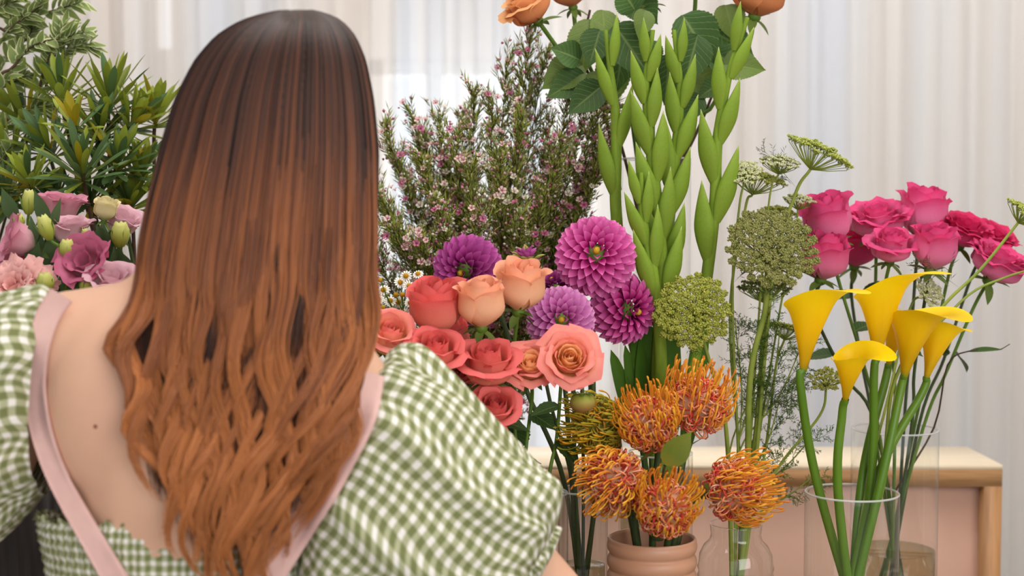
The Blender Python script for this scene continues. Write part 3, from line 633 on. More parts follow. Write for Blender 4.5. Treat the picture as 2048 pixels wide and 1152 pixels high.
dahlia(1258, 620, 1.99, 82, (0.62, -0.72, -0.1), M_dahl, 'deep magenta dahlia lowest at the right, half turned away', 130, seed=4)
dahlia(1108, 572, 2.05, 52, (-0.3, -0.4, 0.9), M_dahl_p, 'small dark purple dahlia between the upper peach rose and the largest dahlia', 80, seed=5)
# opening dahlia bud and the drooping green bud
base = P(1055, 530, 2.02); path = stem_path(base, (0.1, 0, -1), 'dahl'); t = Thing('dahlia_bud', path[-1], 'half opened purple and yellow dahlia bud above the uppermost peach rose', 'dahlia', 'purple and magenta dahlias')
for i in range(22):
    a = i*2.4; th = 0.25+0.045*i; d = Vector((math.cos(a)*math.sin(th)-0.35, math.sin(a)*math.sin(th)-0.3, math.cos(th)))
    t.part('petal', dahl_petal(M_dahl_p if i % 3 else M_bud), yframe(base, d, (0, -0.2, 1), 0.010, 0.030))
for i in range(5):
    a = i*1.26; t.part('sepal', sepal_mesh(), yframe(base, (0.7+0.4*math.cos(a), 0.5*math.sin(a)-0.3, 0.5+0.4*math.sin(a)), (0, 0, 1), 0.010, 0.022))
t.tube('stem', path, 0.0026, M_stem_dark)
base = P(1165, 805, 1.80); path = stem_path(base+Vector((0, 0.004, 0.012)), (0, 0.6, 0.9), 'dahl', 0.02); t = Thing('dahlia_bud', path[-1], 'round green unopened dahlia bud hanging over the pincushion flowers', 'dahlia', 'purple and magenta dahlias')
V, F = ell(base, (0.0165, 0.0165, 0.0125), 20, 12); rel = (V[:, 2]-base.z)/0.0125
cc = np.array([lin((150, 170, 60))[:3]])*(0.5+0.5*rel)[:, None]+np.array([lin((176, 120, 80))[:3]])*(0.5-0.5*rel)[:, None]; t.shape('bud', V, F, M_attr, cc)
for i in range(8):
    a = i*PI/4; t.part('sepal', sepal_mesh(), yframe(base+Vector((0.006*math.cos(a), 0.006*math.sin(a), 0.0115)), (math.cos(a), math.sin(a), 0.15), (0, 0, 1), 0.007, 0.013))
t.tube('stem', path, 0.0024, M_stem_dark)

# ------------------------------------------------------------------ pincushion flowers in the pot
def mixrand(cols, n, r_):
    cs = np.array([lin(c)[:3] for c in cols]); return cs[r_.integers(0, len(cols), n)]
def pincushion(px, py, Y, rx_px, axis, label, seed, cols, hang=False, top=1.0):
    axis = Vector(axis).normalized(); R = rx_px*1.1*sc(Y); Z = np.array(zframe(axis).to_3x3()); g = np.random.default_rng(seed); c = np.array(P(px, py, Y)); A = np.array(axis)
    base = Vector(c)-axis*R*0.8; path = stem_path(base, -axis if not hang else (0, 0, -1), 'pot', 0.02); t = Thing('pincushion_flower', path[-1], label, 'protea', 'orange pincushion flowers in the ribbed pot')
    V, F = ell(c, (R*0.66, R*0.66, R*0.72), 20, 14, axis); t.shape('flower_core', V, F, M_attr, np.tile(np.array(lin(cols[2])[:3])*0.7, (len(V), 1)))
    n = 330; th = np.arccos(1-g.random(n)*1.75); ph = g.random(n)*2*PI
    def dirs(th, ph): return np.stack([np.sin(th)*np.cos(ph), np.sin(th)*np.sin(ph), np.cos(th)], 1)@Z.T
    d = dirs(th, ph); s = np.linspace(0, 1, 8)[None, :, None]; side = np.cross(d, g.normal(size=(n, 3))); side /= np.linalg.norm(side, axis=1, keepdims=True)
    ln = R*g.uniform(0.28, 0.42, n)[:, None, None]
    ang = s*PI*g.uniform(0.8, 1.5, n)[:, None, None]
    pts = c+d[:, None]*R*0.62+ln*(d[:, None]*np.sin(ang)*0.8+side[:, None]*(1-np.cos(ang))*0.42)
    V, F = tubes(pts, np.linspace(0.0014, 0.0007, 8)[None]*np.ones((n, 1)), 4)
    col = mixrand(cols, n, g); t.shape('curled_florets', V, F, M_attr, np.repeat(col, 8*4, 0), kind='stuff')
    n = 190; th = np.arccos(1-g.random(n)*1.65); ph = g.random(n)*2*PI; d = dirs(th, ph); s = np.linspace(0, 1, 11)[None, :, None]
    ln = R*g.uniform(0.65, 1.0, n)[:, None, None]; out_ = np.sin(s*PI*0.62)
    pts = c+d[:, None]*(R*0.6+ln*out_*0.55)+A[None, None]*ln*(s**1.5)*0.75*top*(0.5+0.5*np.sin(th))[:, None, None]
    pts += g.normal(size=(n, 1, 3))*R*0.06*s**2
    V, F = tubes(pts, np.array([.0009]*8+[.0010, .0015, .0007])[None]*np.ones((n, 1)), 5)
    cs = mixrand([(236, 160, 30), (226, 140, 24), (240, 176, 40), (214, 120, 28)] if not hang else [(190, 170, 40), (206, 176, 44), (220, 160, 36), (170, 160, 50)], n, g)
    if cols is PK: cs = mixrand([(240, 168, 48), (232, 150, 40), (242, 184, 62), (222, 132, 44)], n, g)
    t.shape('styles', V, F, M_attr, np.repeat(cs, 11*5, 0), kind='stuff')
    t.tube('stem', path, [0.005, 0.0045], M_stem_dark)
    for i in range(3):
        a = seed+i*2.1; t.part('leaf', leaf_mesh('prot', M_leaf_long, 'oblance', 0.1, 0.15), yframe(base-axis*0.012*i, (math.cos(a), 0.7*math.sin(a), 0.5), (0, -0.3, 1), 0.016, 0.040))
    return t
PK = [(228, 96, 72), (244, 166, 126), (242, 186, 150), (216, 74, 60), (244, 150, 92)]; YG = [(170, 160, 50), (190, 170, 60), (150, 150, 50), (214, 150, 50), (180, 170, 80)]
pincushion(1392, 815, 1.88, 62, (0.25, -0.1, 1), 'tallest orange pincushion flower at the top right of the pot', 1, PK)
pincushion(1300, 850, 1.82, 56, (-0.25, -0.45, 0.8), 'peach orange pincushion flower in the middle of the pot bunch', 2, PK)
pincushion(1232, 958, 1.80, 62, (-0.5, -0.45, -0.25), 'red and peach pincushion flower hanging over the left of the pot', 3, PK, True, 0.7)
pincushion(1330, 1018, 1.765, 58, (0.15, -0.5, 0.7), 'pincushion flower lowest in front, over the rim of the pot', 4, PK)
pincushion(1466, 980, 1.84, 62, (0.8, -0.35, 0.25), 'orange pincushion flower leaning right beside the glass jar', 5, PK)
pincushion(1198, 850, 1.86, 56, (-0.45, -0.3, 0.1), 'yellow green pincushion flower at the upper left beneath the green bud', 6, YG, True)
c_ = P(1330, 930, 1.76); p1 = P(1385, 862, 1.75)
t = Thing('foliage_sprig', (VASES['pot'][0].x, 1.84, TZ+0.03), 'broad olive green leaf in the centre of the pincushion flowers', 'leaf'); t.part('leaf', leaf_mesh('broad', M_leaf_long, 'ovate', 0.1, 0.15, nv=12), yframe(c_, p1-c_, (0.1, -1, 0.1), 0.034, 0.054)); t.tube('stem', [c_, P(1315, 1000, 1.80), P(1305, 1110, 1.85), (VASES['pot'][0].x, 1.84, TZ+0.03)], 0.002, M_stem_dark)

# ------------------------------------------------------------------ calla lilies
def calla(top, bot, w_px, Y, tipdir, label, seed, lipy=0.0, tipx=0.55, ttl=0.0):
    """funnel from the stem end (bot) to the mouth centre (top); tipdir = angle of the pointed lip around the axis"""
    a = P(*bot, Y); b_ = P(*top, Y-ttl); H = (b_-a).length; ax = (b_-a).normalized(); R = w_px*sc(Y)/2; nu, nv = 56, 30; V = []; C = []
    Z = np.array(zframe(ax).to_3x3()); r_ = random.Random(seed)
    for j in range(nv):
        v = j/(nv-1)
        for i in range(nu):
            th = 2*PI*i/(nu-1); al = th-PI          # al=0 is the tip side, the overlap is opposite
            e = (0.5+0.5*math.cos(al)); 
            hh = 0.70+0.30*e**0.8+lipy*e**3
            rr = 0.13+0.87*v**1.35*(0.9+0.1*v)
            fl = max(0, (v-0.72)/0.28)
            r = R*rr*(1+0.10*math.sin(al*1.0))*(1-0.05*(al/PI)) + R*fl**2*(0.06+0.16*e+tipx*e**5)+0.04*R*v*math.sin(3*al+seed)
            z = H*v*hh - H*0.05*fl**3*(1-e) - H*0.13*fl**4*e**6
            an = al+tipdir; V.append((r*math.cos(an), r*math.sin(an), z)); C.append((v, 0.5, 0.5))
    V = np.array(V)@Z.T+np.array(a)
    path = stem_path(a+ax*0.003, -ax, 'calla', 0.025, r_); path = [path[0], path[1], path[3], path[4]]; t = Thing('calla_lily', path[-1], label, 'calla lily', 'yellow calla lilies')
    t.shape('spathe', V, grid(nu, nv), M_calla, C)
    t.tube('spadix', [a+ax*H*0.2, a+ax*H*0.45, a+ax*H*0.68], [0.0035, 0.004, 0.002], M_spadix)
    t.tube('stem', path, [0.0052, 0.0062, 0.0066], M_stem_calla, sides=12, n=32); return t
calla((1634, 562), (1606, 742), 112, 1.93, -0.75, 'leftmost tall calla lily, lip pointing right', 1, lipy=0.10, tipx=0.75, ttl=0.01)
calla((1776, 545), (1752, 722), 112, 1.95, -0.7, 'highest calla lily with long lip turned to the right', 2, lipy=0.22, tipx=1.0, ttl=0.01)
calla((1714, 682), (1690, 802), 80, 1.90, -0.35, 'smallest and lowest calla lily in front', 3, tipx=0.8, ttl=0.03)
calla((1846, 592), (1808, 752), 116, 1.96, -0.8, 'broad calla lily in the middle right of the bunch', 4, tipx=0.65, ttl=0.02)
calla((1890, 632), (1852, 758), 80, 2.0, -0.8, 'rightmost calla lily, partly behind the broad one', 5, tipx=0.3)
calla((1800, 605), (1776, 732), 76, 2.01, -2.2, 'calla lily tucked behind between the highest and the broad one', 6, tipx=0.1)

# ------------------------------------------------------------------ gladioli
def bract_mesh(mat):
    k = ('b', mat.name)
    if k in CACHE: return CACHE[k]
    nu, nv = 12, 14; V = []; C = []
    for j in range(nv):
        v = j/(nv-1); s = (0.42+0.58*math.sin(PI/2*min(1, v/0.42))) if v < 0.42 else max(0.02, 1-((v-0.42)/0.58)**1.35)
        for i in range(nu):
            a = 2*PI*i/nu; V.append((0.5*s*math.cos(a), v, 0.30*s*math.sin(a)+0.10*math.sin(PI*v))); C.append((v, abs(math.cos(a)), .5))
    CACHE[k] = mk('bract', V, grid(nu, nv, True), mat, C); return CACHE[k]
def gladiolus(pts, Y, label, wd=40, ln=108, step=0.62, seed=1, face=1, until=620):
    q = [P(a, b_, Y+0.0) for a, b_ in pts]; c, r, zb = VASES['glad']; q += [Vector((c.x+0.25*(q[-1].x-c.x), c.y, c.z)), Vector((c.x-0.2*(q[-1].x-c.x), c.y, zb+0.005))]
    t = Thing('gladiolus', q[-1], label, 'gladiolus', 'green gladiolus spikes'); path = cat(q, 120)
    t.shape('stem', *tubes(path, np.interp(np.linspace(0, 1, len(path)), [0, 0.3, 1], [0.003, 0.008, 0.0095])[None], 10), M_glad_dark if False else M_glad, np.tile((0.4, .5, .5), (len(path)*10, 1)))
    d = 0; k = 0; zlim = P(0, until, Y).z; side = face; s = sc(Y); last = path[0]; nxt = 0.0
    for i in range(1, len(path)-1):
        d += np.linalg.norm(path[i]-path[i-1])
        if path[i][2] < zlim: break
        f = min(1.15, 0.7+0.09*k)
        if d >= nxt+ln*s*f*0.78:
            tn = Vector(path[i-1]-path[i]).normalized(); sd = Vector((1, 0, 0)); dr = tn+sd*side*0.20+Vector((0, -0.05, 0))
            t.part('bract', bract_mesh(M_glad), yframe(Vector(path[i])+sd*side*0.0035+Vector((0, -0.003, 0)), dr, (side*0.5, -1, 0.1), wd*s*f, ln*s*f*1.18)); nxt = d-ln*s*f*0.78*(1-step); side = -side; k += 1
    return t
gladiolus([(1211, 60), (1222, 150), (1232, 240), (1232, 330), (1232, 420), (1250, 600), (1285, 760)], 2.06, 'leftmost gladiolus spike, standing apart beside the largest dahlia', 34, 125, 0.95, until=480)
gladiolus([(1306, 60), (1292, 170), (1302, 300), (1315, 420), (1325, 560), (1315, 740)], 2.02, 'gladiolus spike second from the left, in the middle pair', 34, 104, 0.55, 2, -1)
gladiolus([(1348, 60), (1360, 180), (1352, 300), (1335, 430), (1330, 560), (1320, 740)], 2.05, 'gladiolus spike third from the left, in the middle pair', 34, 104, 0.55, 3, 1)
gladiolus([(1495, 35), (1458, 150), (1435, 280), (1430, 400), (1418, 520), (1385, 740)], 2.04, 'rightmost gladiolus spike leaning right towards the orange rose', 37, 118, 0.7, 4, -1, until=560)
gladiolus([(1282, 345), (1285, 430), (1305, 540), (1318, 660), (1322, 740)], 2.0, 'short gladiolus spike low between the middle pair and the dahlia', 34, 110, 0.5, 5, -1)
t = Thing('gladiolus_leaves', VASES['glad'][0]-Vector((0, 0, 0.2)), 'broad dark green gladiolus leaf blades above the pincushion flowers', 'leaf')
for a, b_, c_, d_, wd in ((1290, 900, 1250, 690, 30), (1300, 900, 1295, 640, 60), (1330, 900, 1330, 560, 62), (1330, 900, 1345, 620, 40), (1370, 900, 1410, 610, 42), (1285, 900, 1222, 700, 34), (1310, 880, 1265, 650, 36)):
    p0 = P(a, b_, 2.05); p1 = P(c_, d_, 2.03); t.part('leaf', leaf_mesh('blade', M_glad_dark, 'blade', 0.03, 0.35, nv=12), yframe(p0, p1-p0, (0.1, -1, 0), wd*sc(2.05), (p1-p0).length))
    t.tube('leaf_foot', [p0+(p1-p0)*0.04, VASES['glad'][0]-Vector((0, 0, 0.2))], [0.003, 0.002], M_glad_dark)

# ------------------------------------------------------------------ green lace flowers
OCT = np.array([(1, 0, 0), (-1, 0, 0), (0, 1, 0), (0, -1, 0), (0, 0, 1), (0, 0, -1)], float); OCF = np.array([(0, 2, 4), (2, 1, 4), (1, 3, 4), (3, 0, 4), (2, 0, 5), (1, 2, 5), (3, 1, 5), (0, 3, 5)])
def octs(Cn, R, g):
    n = len(Cn); V = Cn[:, None]+OCT[None]*R[:, None, None]*g.uniform(0.7, 1.2, (n, 6, 1)); return V.reshape(-1, 3), (OCF[None]+(np.arange(n)*6)[:, None, None]).reshape(-1, 3)
def feather(start, d, L_, g, n1=9, n2=9, r=0.0004):
    """finely divided leaf: rachis, side shoots and threads"""
    A0 = []; A1 = []; d = np.array(Vector(d).normalized()); start = np.array(start)
    def side(v):
        q = np.cross(v, g.normal(size=3)); return q/np.linalg.norm(q)
    A0.append(start); A1.append(start+d*L_)
    for i in range(n1):
        p = start+d*L_*(0.2+0.8*i/n1); v = d*0.6+side(d)*0.9; v /= np.linalg.norm(v); l1 = L_*0.45*(1-0.6*i/n1)
        A0.append(p); A1.append(p+v*l1)
        for k in range(n2):
            pp = p+v*l1*(k+1)/n2; w_ = v*0.6+side(v)*0.8; l2 = l1*g.uniform(0.2, 0.42); A0.append(pp); A1.append(pp+w_*l2)
    return np.array(A0), np.array(A1)
def umbel(px, py, Y, r_px, axis, dome, cols, label, ncl=42, stem_pts=None, fl=28, feath=1, seed=1, size=0.0013, sr=0.0017, vase='ammi', sag=0.0):
    g = np.random.default_rng(seed*17); axis = Vector(axis).normalized(); R = r_px*sc(Y); Z = np.array(zframe(axis).to_3x3()); c = np.array(P(px, py, Y)); A = np.array(axis)
    hub = c-A*R*0.55; path = stem_path(hub, -axis, vase, 0.04, random.Random(seed))
    if stem_pts: path = [Vector(hub)]+[P(a, b_, Y+0.01) for a, b_ in stem_pts]+path[-2:]
    t = Thing('lace_flower', path[-1], label, 'lace flower', 'green lace flowers')
    k = np.arange(ncl)+0.5; rr = np.sqrt(k/ncl); a = k*2.39996
    loc = np.stack([R*rr*np.cos(a), R*rr*np.sin(a), R*dome*(1-rr**2)-0.12*R*0+g.normal(size=ncl)*R*0.03-sag*R*rr**3], 1); U = c+loc@Z.T
    cen = []; 
    ur = R/math.sqrt(ncl)*0.98
    hubs = U-A*ur*0.8
    for u_ in U:
        q = g.normal(size=(fl, 3)); q /= np.linalg.norm(q, axis=1, keepdims=True); q = q*np.array([1, 1, 0.45]); q[:, 2] = np.abs(q[:, 2]); cen.append(u_+(q*ur*g.uniform(0.3, 1.12, (fl, 1)))@Z.T)
    cen = np.concatenate(cen); V, F = octs(cen, g.uniform(0.8, 1.25, len(cen))*size, g)
    t.shape('florets', V, F, M_attr, np.repeat(mixrand(cols, len(cen), g)*g.uniform(0.8, 1.1, (len(cen), 1)), 6, 0), kind='stuff')
    n = len(U); mid = hub[None]*0.5+hubs*0.5+(hubs-hub)*0.0-A*R*0.04
    pts = np.stack([np.tile(hub, (n, 1)), mid, hubs], 1); V, F = tubes(pts, np.array([.0008, .0006, .0005])[None]*np.ones((n, 1)), 4); t.shape('rays', V, F, M_stem_ammi, kind='stuff')
    idx = np.repeat(np.arange(n), 10); e = cen.reshape(n, fl, 3)[:, :10].reshape(-1, 3); V, F = spikes(hubs[idx], e, 0.0004); t.shape('ray_threads', V, F, M_stem_ammi, kind='stuff')
    t.tube('stem', path, [sr, sr*1.25, sr*1.4], M_stem_ammi, n=32)
    if feath:
        q = cat(path, 32); P0 = []; P1 = []
        for i in range(feath):
            j = int(len(q)*g.uniform(0.15, 0.55)); a0, a1 = feather(q[j], (g.uniform(-1, 1), g.uniform(-.4, .4), g.uniform(-.1, .9)), g.uniform(0.05, 0.09), g); P0.append(a0); P1.append(a1)
        V, F = spikes(np.concatenate(P0), np.concatenate(P1), 0.00055); t.shape('feathery_leaf', V, F, M_stem_dark, kind='stuff')
    return t
LG = [(176, 186, 84), (160, 172, 66), (190, 198, 110)]; LW = [(206, 208, 158), (190, 196, 130), (216, 214, 176)]; LB = [(140, 142, 76), (126, 128, 66), (154, 146, 92), (118, 124, 56)]; LY = [(164, 168, 66), (146, 152, 54), (180, 182, 88)]
umbel(1545, 492, 1.97, 92, (0.05, -0.85, 0.62), 0.12, LB, 'large dense brown green lace flower left of the hot pink roses', 95, [(1530, 620), (1500, 760)], 90, 2, 1, 0.0017, 0.0034, sag=0.08)
umbel(1385, 622, 1.95, 76, (-0.25, -0.95, 0.25), 0.14, LY, 'lime green lace flower facing left between dahlia and feathery stems', 84, [(1418, 720), (1450, 840)], 70, 1, 2, 0.0016, 0.0024)
umbel(1638, 305, 2.06, 68, (0.42, -0.12, 0.88), 0.22, LG, 'highest lace flower, tilted right above the pink roses', 46, [(1590, 390), (1545, 560)], 34, 1, 3, 0.0014, 0.0022)
umbel(1512, 358, 2.1, 58, (0.2, -0.15, 1), 0.2, LY, 'olive lace flower seen from below, behind the whitish one', 40, [(1490, 420), (1460, 640)], 34, 1, 4, 0.0014, 0.0018)
umbel(1490, 345, 2.04, 34, (-0.1, -0.7, 0.8), 0.3, LW, 'small whitish lace flower at the left of the upper group', 34, [(1478, 420), (1465, 600)], 30, 0, 5, 0.0013, 0.0015)
umbel(1560, 328, 2.06, 38, (0.1, -0.25, 1), 0.35, LW, 'small whitish domed lace flower beneath the tilted one', 34, [(1540, 390), (1520, 600)], 30, 0, 6, 0.0013, 0.0013)
umbel(1598, 402, 2.12, 32, (0.1, -0.2, 1), 0.35, LW, 'small cream lace flower left of the first pink rose', 26, [(1590, 470), (1560, 620)], 28, 0, 7, 0.0013, 0.0013)
umbel(1560, 425, 2.14, 32, (0.2, -0.1, 1), 0.3, LY, 'small olive lace flower peeping over the brown one', 24, None, 28, 0, 8)
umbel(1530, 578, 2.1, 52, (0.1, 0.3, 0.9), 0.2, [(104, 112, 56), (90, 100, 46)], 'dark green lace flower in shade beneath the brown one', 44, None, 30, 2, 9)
umbel(1652, 760, 2.02, 32, (-0.2, -0.6, 0.8), 0.25, LY, 'small lace flower low beside the smallest calla', 24, [(1640, 830), (1560, 930)], 28, 0, 10)
umbel(1858, 585, 2.1, 30, (0.3, -0.8, 0.5), 0.3, LW, 'cream lace flower between the callas and the pink roses', 26, None, 28, 0, 11, vase='calla')
umbel(2052, 428, 2.0, 42, (0.55, -0.3, 0.75), 0.25, LG, 'lime lace flower cut off at the right frame edge', 34, [(1960, 540), (1880, 620), (1790, 760)], 30, 1, 12, vase='calla', sr=0.0020)
umbel(2120, 520, 2.0, 36, (0.8, -0.2, 0.5), 0.25, LG, 'lace flower beyond the right frame edge on a thin arching stem', 24, [(2010, 555), (1920, 605), (1800, 760)], 24, 0, 13, vase='calla', sr=0.0015)
umbel(1575, 660, 2.1, 38, (0.3, 0.1, 0.9), 0.25, LY, 'olive lace flower half hidden behind the leftmost calla', 28, None, 28, 2, 14)
# loose feathery greens of the lace flowers
t = Thing('dill_sprig', VASES['ammi'][0]-Vector((0, 0, 0.15)), 'feathery green dill like foliage between jar and callas', 'foliage')
g = np.random.default_rng(5); P0 = []; P1 = []; FL = []
for px0, py0, px1, py1, n in ((1470, 1000, 1560, 800, 9), (1480, 1000, 1620, 880, 9), (1470, 960, 1470, 640, 9), (1480, 900, 1600, 700, 9), (1460, 900, 1540, 620, 9), (1490, 1040, 1640, 940, 4), (1475, 900, 1500, 690, 8), (1500, 900, 1560, 660, 8)):
    a = P(px0, py0, 2.06); b_ = P(px1, py1, 2.06); FL.append((a, b_)); t.tube('stem', [VASES['ammi'][0]-Vector((0, 0, 0.15)), VASES['ammi'][0]+Vector(((px0-1480)*.0001, 0, 0)), a, (a+b_)/2+Vector((0.01, 0, 0)), b_], [0.0017, 0.0009], M_stem_ammi)
    for i in range(n):
        f = 0.25+0.75*i/n; p = a.lerp(b_, f)+Vector((0.008*math.sin(f*3), 0, 0)); dr = (b_-a).normalized()*0.7+Vector((g.uniform(-1, 1), g.uniform(-.5, .5), g.uniform(-.3, .5)))
        q0, q1 = feather(p, dr, g.uniform(0.035, 0.065), g, 9, 10); P0.append(q0); P1.append(q1)
V, F = spikes(np.concatenate(P0), np.concatenate(P1), 0.0006); t.shape('feathery_leaf', V, F, M_stem, kind='stuff')

# ------------------------------------------------------------------ waxflower
def wax_mesh(i):
    k = ('w', i)
    if k in CACHE: return CACHE[k]
    V = [(0, 0, 0.0)]; F = []; C = [(0, 0, 0)]; n = 5
    for j in range(n):
        a = 2*PI*j/n; b0 = len(V)
        for (r, w_, z, tt) in ((0.25, -.32, 0.05, .15), (0.25, .32, 0.05, .15), (0.8, -.55, 0.32, .6), (0.8, .55, 0.32, .6), (1.0, -.22, 0.42, 1), (1.0, .22, 0.42, 1)):
            V.append((r*math.cos(a+w_), r*math.sin(a+w_), z)); C.append((tt, 0, 0))
        F += [(b0, b0+1, b0+3), (b0, b0+3, b0+2), (b0+2, b0+3, b0+5), (b0+2, b0+5, b0+4), (0, b0+1, b0)]
    b0 = len(V)
    for j in range(6): V.append((0.3*math.cos(j*PI/3), 0.3*math.sin(j*PI/3), 0.06)); C.append((0, 0, 0))
    V.append((0, 0, -0.5)); C.append((0.1, 0, 0)); 
    for j in range(6): F.append((b0+j, b0+(j+1) % 6, b0+6))
    CACHE[k] = mk('blossom', V, F, M_wax[i], C, smooth=False); return CACHE[k]
WB = [(772, 265, 2.2), (800, 330, 2.24), (828, 240, 2.22), (880, 250, 2.2), (912, 285, 2.15), (948, 200, 2.2), (985, 215, 2.17), (1012, 135, 2.2), (1062, 65, 2.18), (1088, 120, 2.22), (1140, 190, 2.16), (1205, 215, 2.14),
      (1200, 300, 2.18), (1185, 345, 2.2), (1120, 300, 2.12), (1045, 245, 2.13), (1150, 420, 2.22), (765, 400, 2.16), (845, 330, 2.12), (1000, 330, 2.1), (940, 350, 2.12), (1080, 400, 2.14), (790, 470, 2.1), (880, 420, 2.08), (1040, 450, 2.1), (725, 340, 2.2), (740, 470, 2.14), (960, 440, 2.08), (840, 500, 2.06), (850, 285, 2.23), (925, 245, 2.24), (1100, 260, 2.24), (1060, 170, 2.23), (900, 345, 2.2), (1100, 350, 2.2), (1212, 228, 2.16), (1160, 262, 2.18), (1208, 318, 2.15), (1172, 380, 2.2)]
WL = ['reaching to the far left beside the hair', 'at the left beside the hair, inner one', 'at the left top with a leafy tip', 'left of the middle, leafy tip against the window', 'left of the middle, lower one', 'in the middle with a tall thin leafy tip', 'in the middle beside the tall leafy tip', 'right of the middle, pink flower heads',
      'the tallest, its pink tip below the drooping orange rose', 'second tallest with cream blossoms', 'reaching under the dark rose leaves', 'reaching right to the leftmost gladiolus with pink tips', 'reaching low right towards the gladiolus', 'reaching low right, leafy and pale', 'with pink blossoms right of the centre', 'with many blossoms near the centre', 'lowest at the right above the large dahlia', 'low beside the hair', 'with white blossoms left of the centre', 'in the centre front', 'front, left of the centre', 'front, above the small purple dahlia', 'low left above the chamomile', 'above the purple dahlia', 'front above the opening bud', 'behind the edge of the hair', 'low behind the edge of the hair', 'front, above the purple dahlia to the right', 'low front between chamomile and purple dahlia', 'behind, a little left of the middle', 'behind the middle with a short tip', 'behind, right of the middle below the rose leaves', 'behind the pink heads right of the middle', 'deep inside, left of the centre', 'deep inside, above the large dahlia', 'with a dense pink tip touching the leftmost gladiolus', 'with pink heads halfway under the rose leaves', 'lowest pink tip beside the gladiolus stem', 'leafy and short, above the large dahlia']
wc, wr, wzb = VASES['wax']
for bi, (px, py, Y) in enumerate(WB):
    g = np.random.default_rng(100+bi); tip = P(px, py, Y); root = wc+Vector((g.uniform(-.5, .5)*wr, g.uniform(-.5, .5)*wr, 0)); bot = Vector((wc.x, wc.y, wzb+0.01))
    md = root.lerp(tip, 0.5)+Vector((g.uniform(-.01, .01), 0, 0.03)); path = cat([bot, root, md, tip], 42)
    t = Thing('waxflower_branch', bot, 'waxflower branch '+WL[bi], 'waxflower', 'waxflower branches')
    t.shape('stem', *tubes(path, np.linspace(0.0028, 0.0006, len(path))[None], 5), M_stem_wood)
    n0 = []; n1 = []; tw = []; fl = []
    pl = len(path); vis = path[int(pl*0.36):]
    tn = np.gradient(vis, axis=0); tn /= np.linalg.norm(tn, axis=1, keepdims=True)
    for i in range(0, len(vis)):
        f = i/len(vis)
        for k in range(4):
            q = np.cross(tn[i], g.normal(size=3)); q /= np.linalg.norm(q); dr = tn[i]*0.9+q*0.55; dr[2] += 0.25; l_ = g.uniform(0.025, 0.075)*(1-0.6*f)
            a = vis[i]; e = a+dr*l_; tw.append((a, e)); fl.append((e, dr))
            for s_ in np.linspace(0.08, 1, 15):
                b_ = a+(e-a)*s_; v = np.cross(dr, g.normal(size=3)); v /= np.linalg.norm(v); n0.append(b_); n1.append(b_+(dr*0.85+v*0.55)*g.uniform(0.008, 0.017))
    for s_ in range(16):
        b_ = vis[-1]-tn[-1]*0.0025*s_; v = np.cross(tn[-1], g.normal(size=3)); v /= np.linalg.norm(v); n0.append(b_); n1.append(b_+(tn[-1]+v*0.35)*g.uniform(0.008, 0.014))
    V, F = spikes([x[0] for x in tw], [x[1] for x in tw], 0.0007); t.shape('twigs', V, F, M_stem_twig, kind='stuff')
    V, F = spikes(n0, n1, 0.00085)
    cs = mixrand([(150, 160, 66), (128, 142, 58), (172, 178, 78), (104, 116, 50)], len(n0), g); t.shape('needle_leaves', V, F, M_attr, np.repeat(cs, 5, 0), kind='stuff')
    g.shuffle(fl); pinkish = 2 if bi in (7, 8, 11, 12, 14, 35, 36, 37) else None
    bc = np.array([np.array(e)+g.normal(size=3)*0.005 for e, dr in fl[36:] for _ in range(2)]); V, F = octs(bc, g.uniform(0.0018, 0.0032, len(bc)), g)
    t.shape('flower_buds', V, F, M_attr, np.repeat(mixrand([(216, 176, 178), (222, 212, 196), (176, 84, 124), (200, 140, 156)], len(bc), g), 6, 0), kind='stuff')
    for (e, dr) in fl[:36]:
        for q_ in range(1 + int(g.random() < 0.35)):
            o_ = e+g.normal(size=3)*0.004+np.array((0, -0.006, 0.002)); k = g.choice([0, 1, 2], p=[.42, .30, .28]) if pinkish is None else g.choice([0, 1, 2], p=[.35, .1, .55])
            dd = Vector(dr)*0.6+Vector((g.uniform(-.5, .5), -0.6, g.uniform(-.2, .6))); s_ = g.uniform(0.0042, 0.0068)
            t.part('blossom', wax_mesh(int(k)), zframe(dd, g.uniform(0, 1), o_, s_))

# ------------------------------------------------------------------ chamomile
nu = 12
V = [(0, 0, 0)]; F = []
for j in range(13):
    a = 2*PI*j/13; b0 = len(V)
    for r, w_, z in ((0.35, -.12, 0), (0.35, .12, 0), (0.8, -.19, -0.05), (0.8, .19, -0.05), (1.0, 0, -0.12)): V.append((r*math.cos(a+w_), r*math.sin(a+w_), z))
    F += [(b0, b0+1, b0+3, b0+2), (b0+2, b0+3, b0+4)]
CH_P = mk('petal_ring', V, F, M_cham_p); V, F = ell((0, 0, 0.08), (0.42, 0.42, 0.34), 12, 8); CH_C = mk('flower_heart', V, F, M_cham_c)
CF = [(812, 552, 1), (836, 548, 1), (800, 565, 1), (818, 572, 1), (767, 580, 1), (792, 590, 0), (780, 602, 1), (797, 604, 1), (820, 606, 1), (782, 628, 1), (812, 628, 1), (790, 638, 1), (820, 650, 1), (805, 590, 0), (757, 600, 1), (748, 615, 1), (760, 560, 0), (752, 632, 1), (830, 590, 1), (775, 650, 1), (800, 658, 1), (742, 590, 1), (766, 615, 0), (836, 665, 1), (1048, 868, 1)]
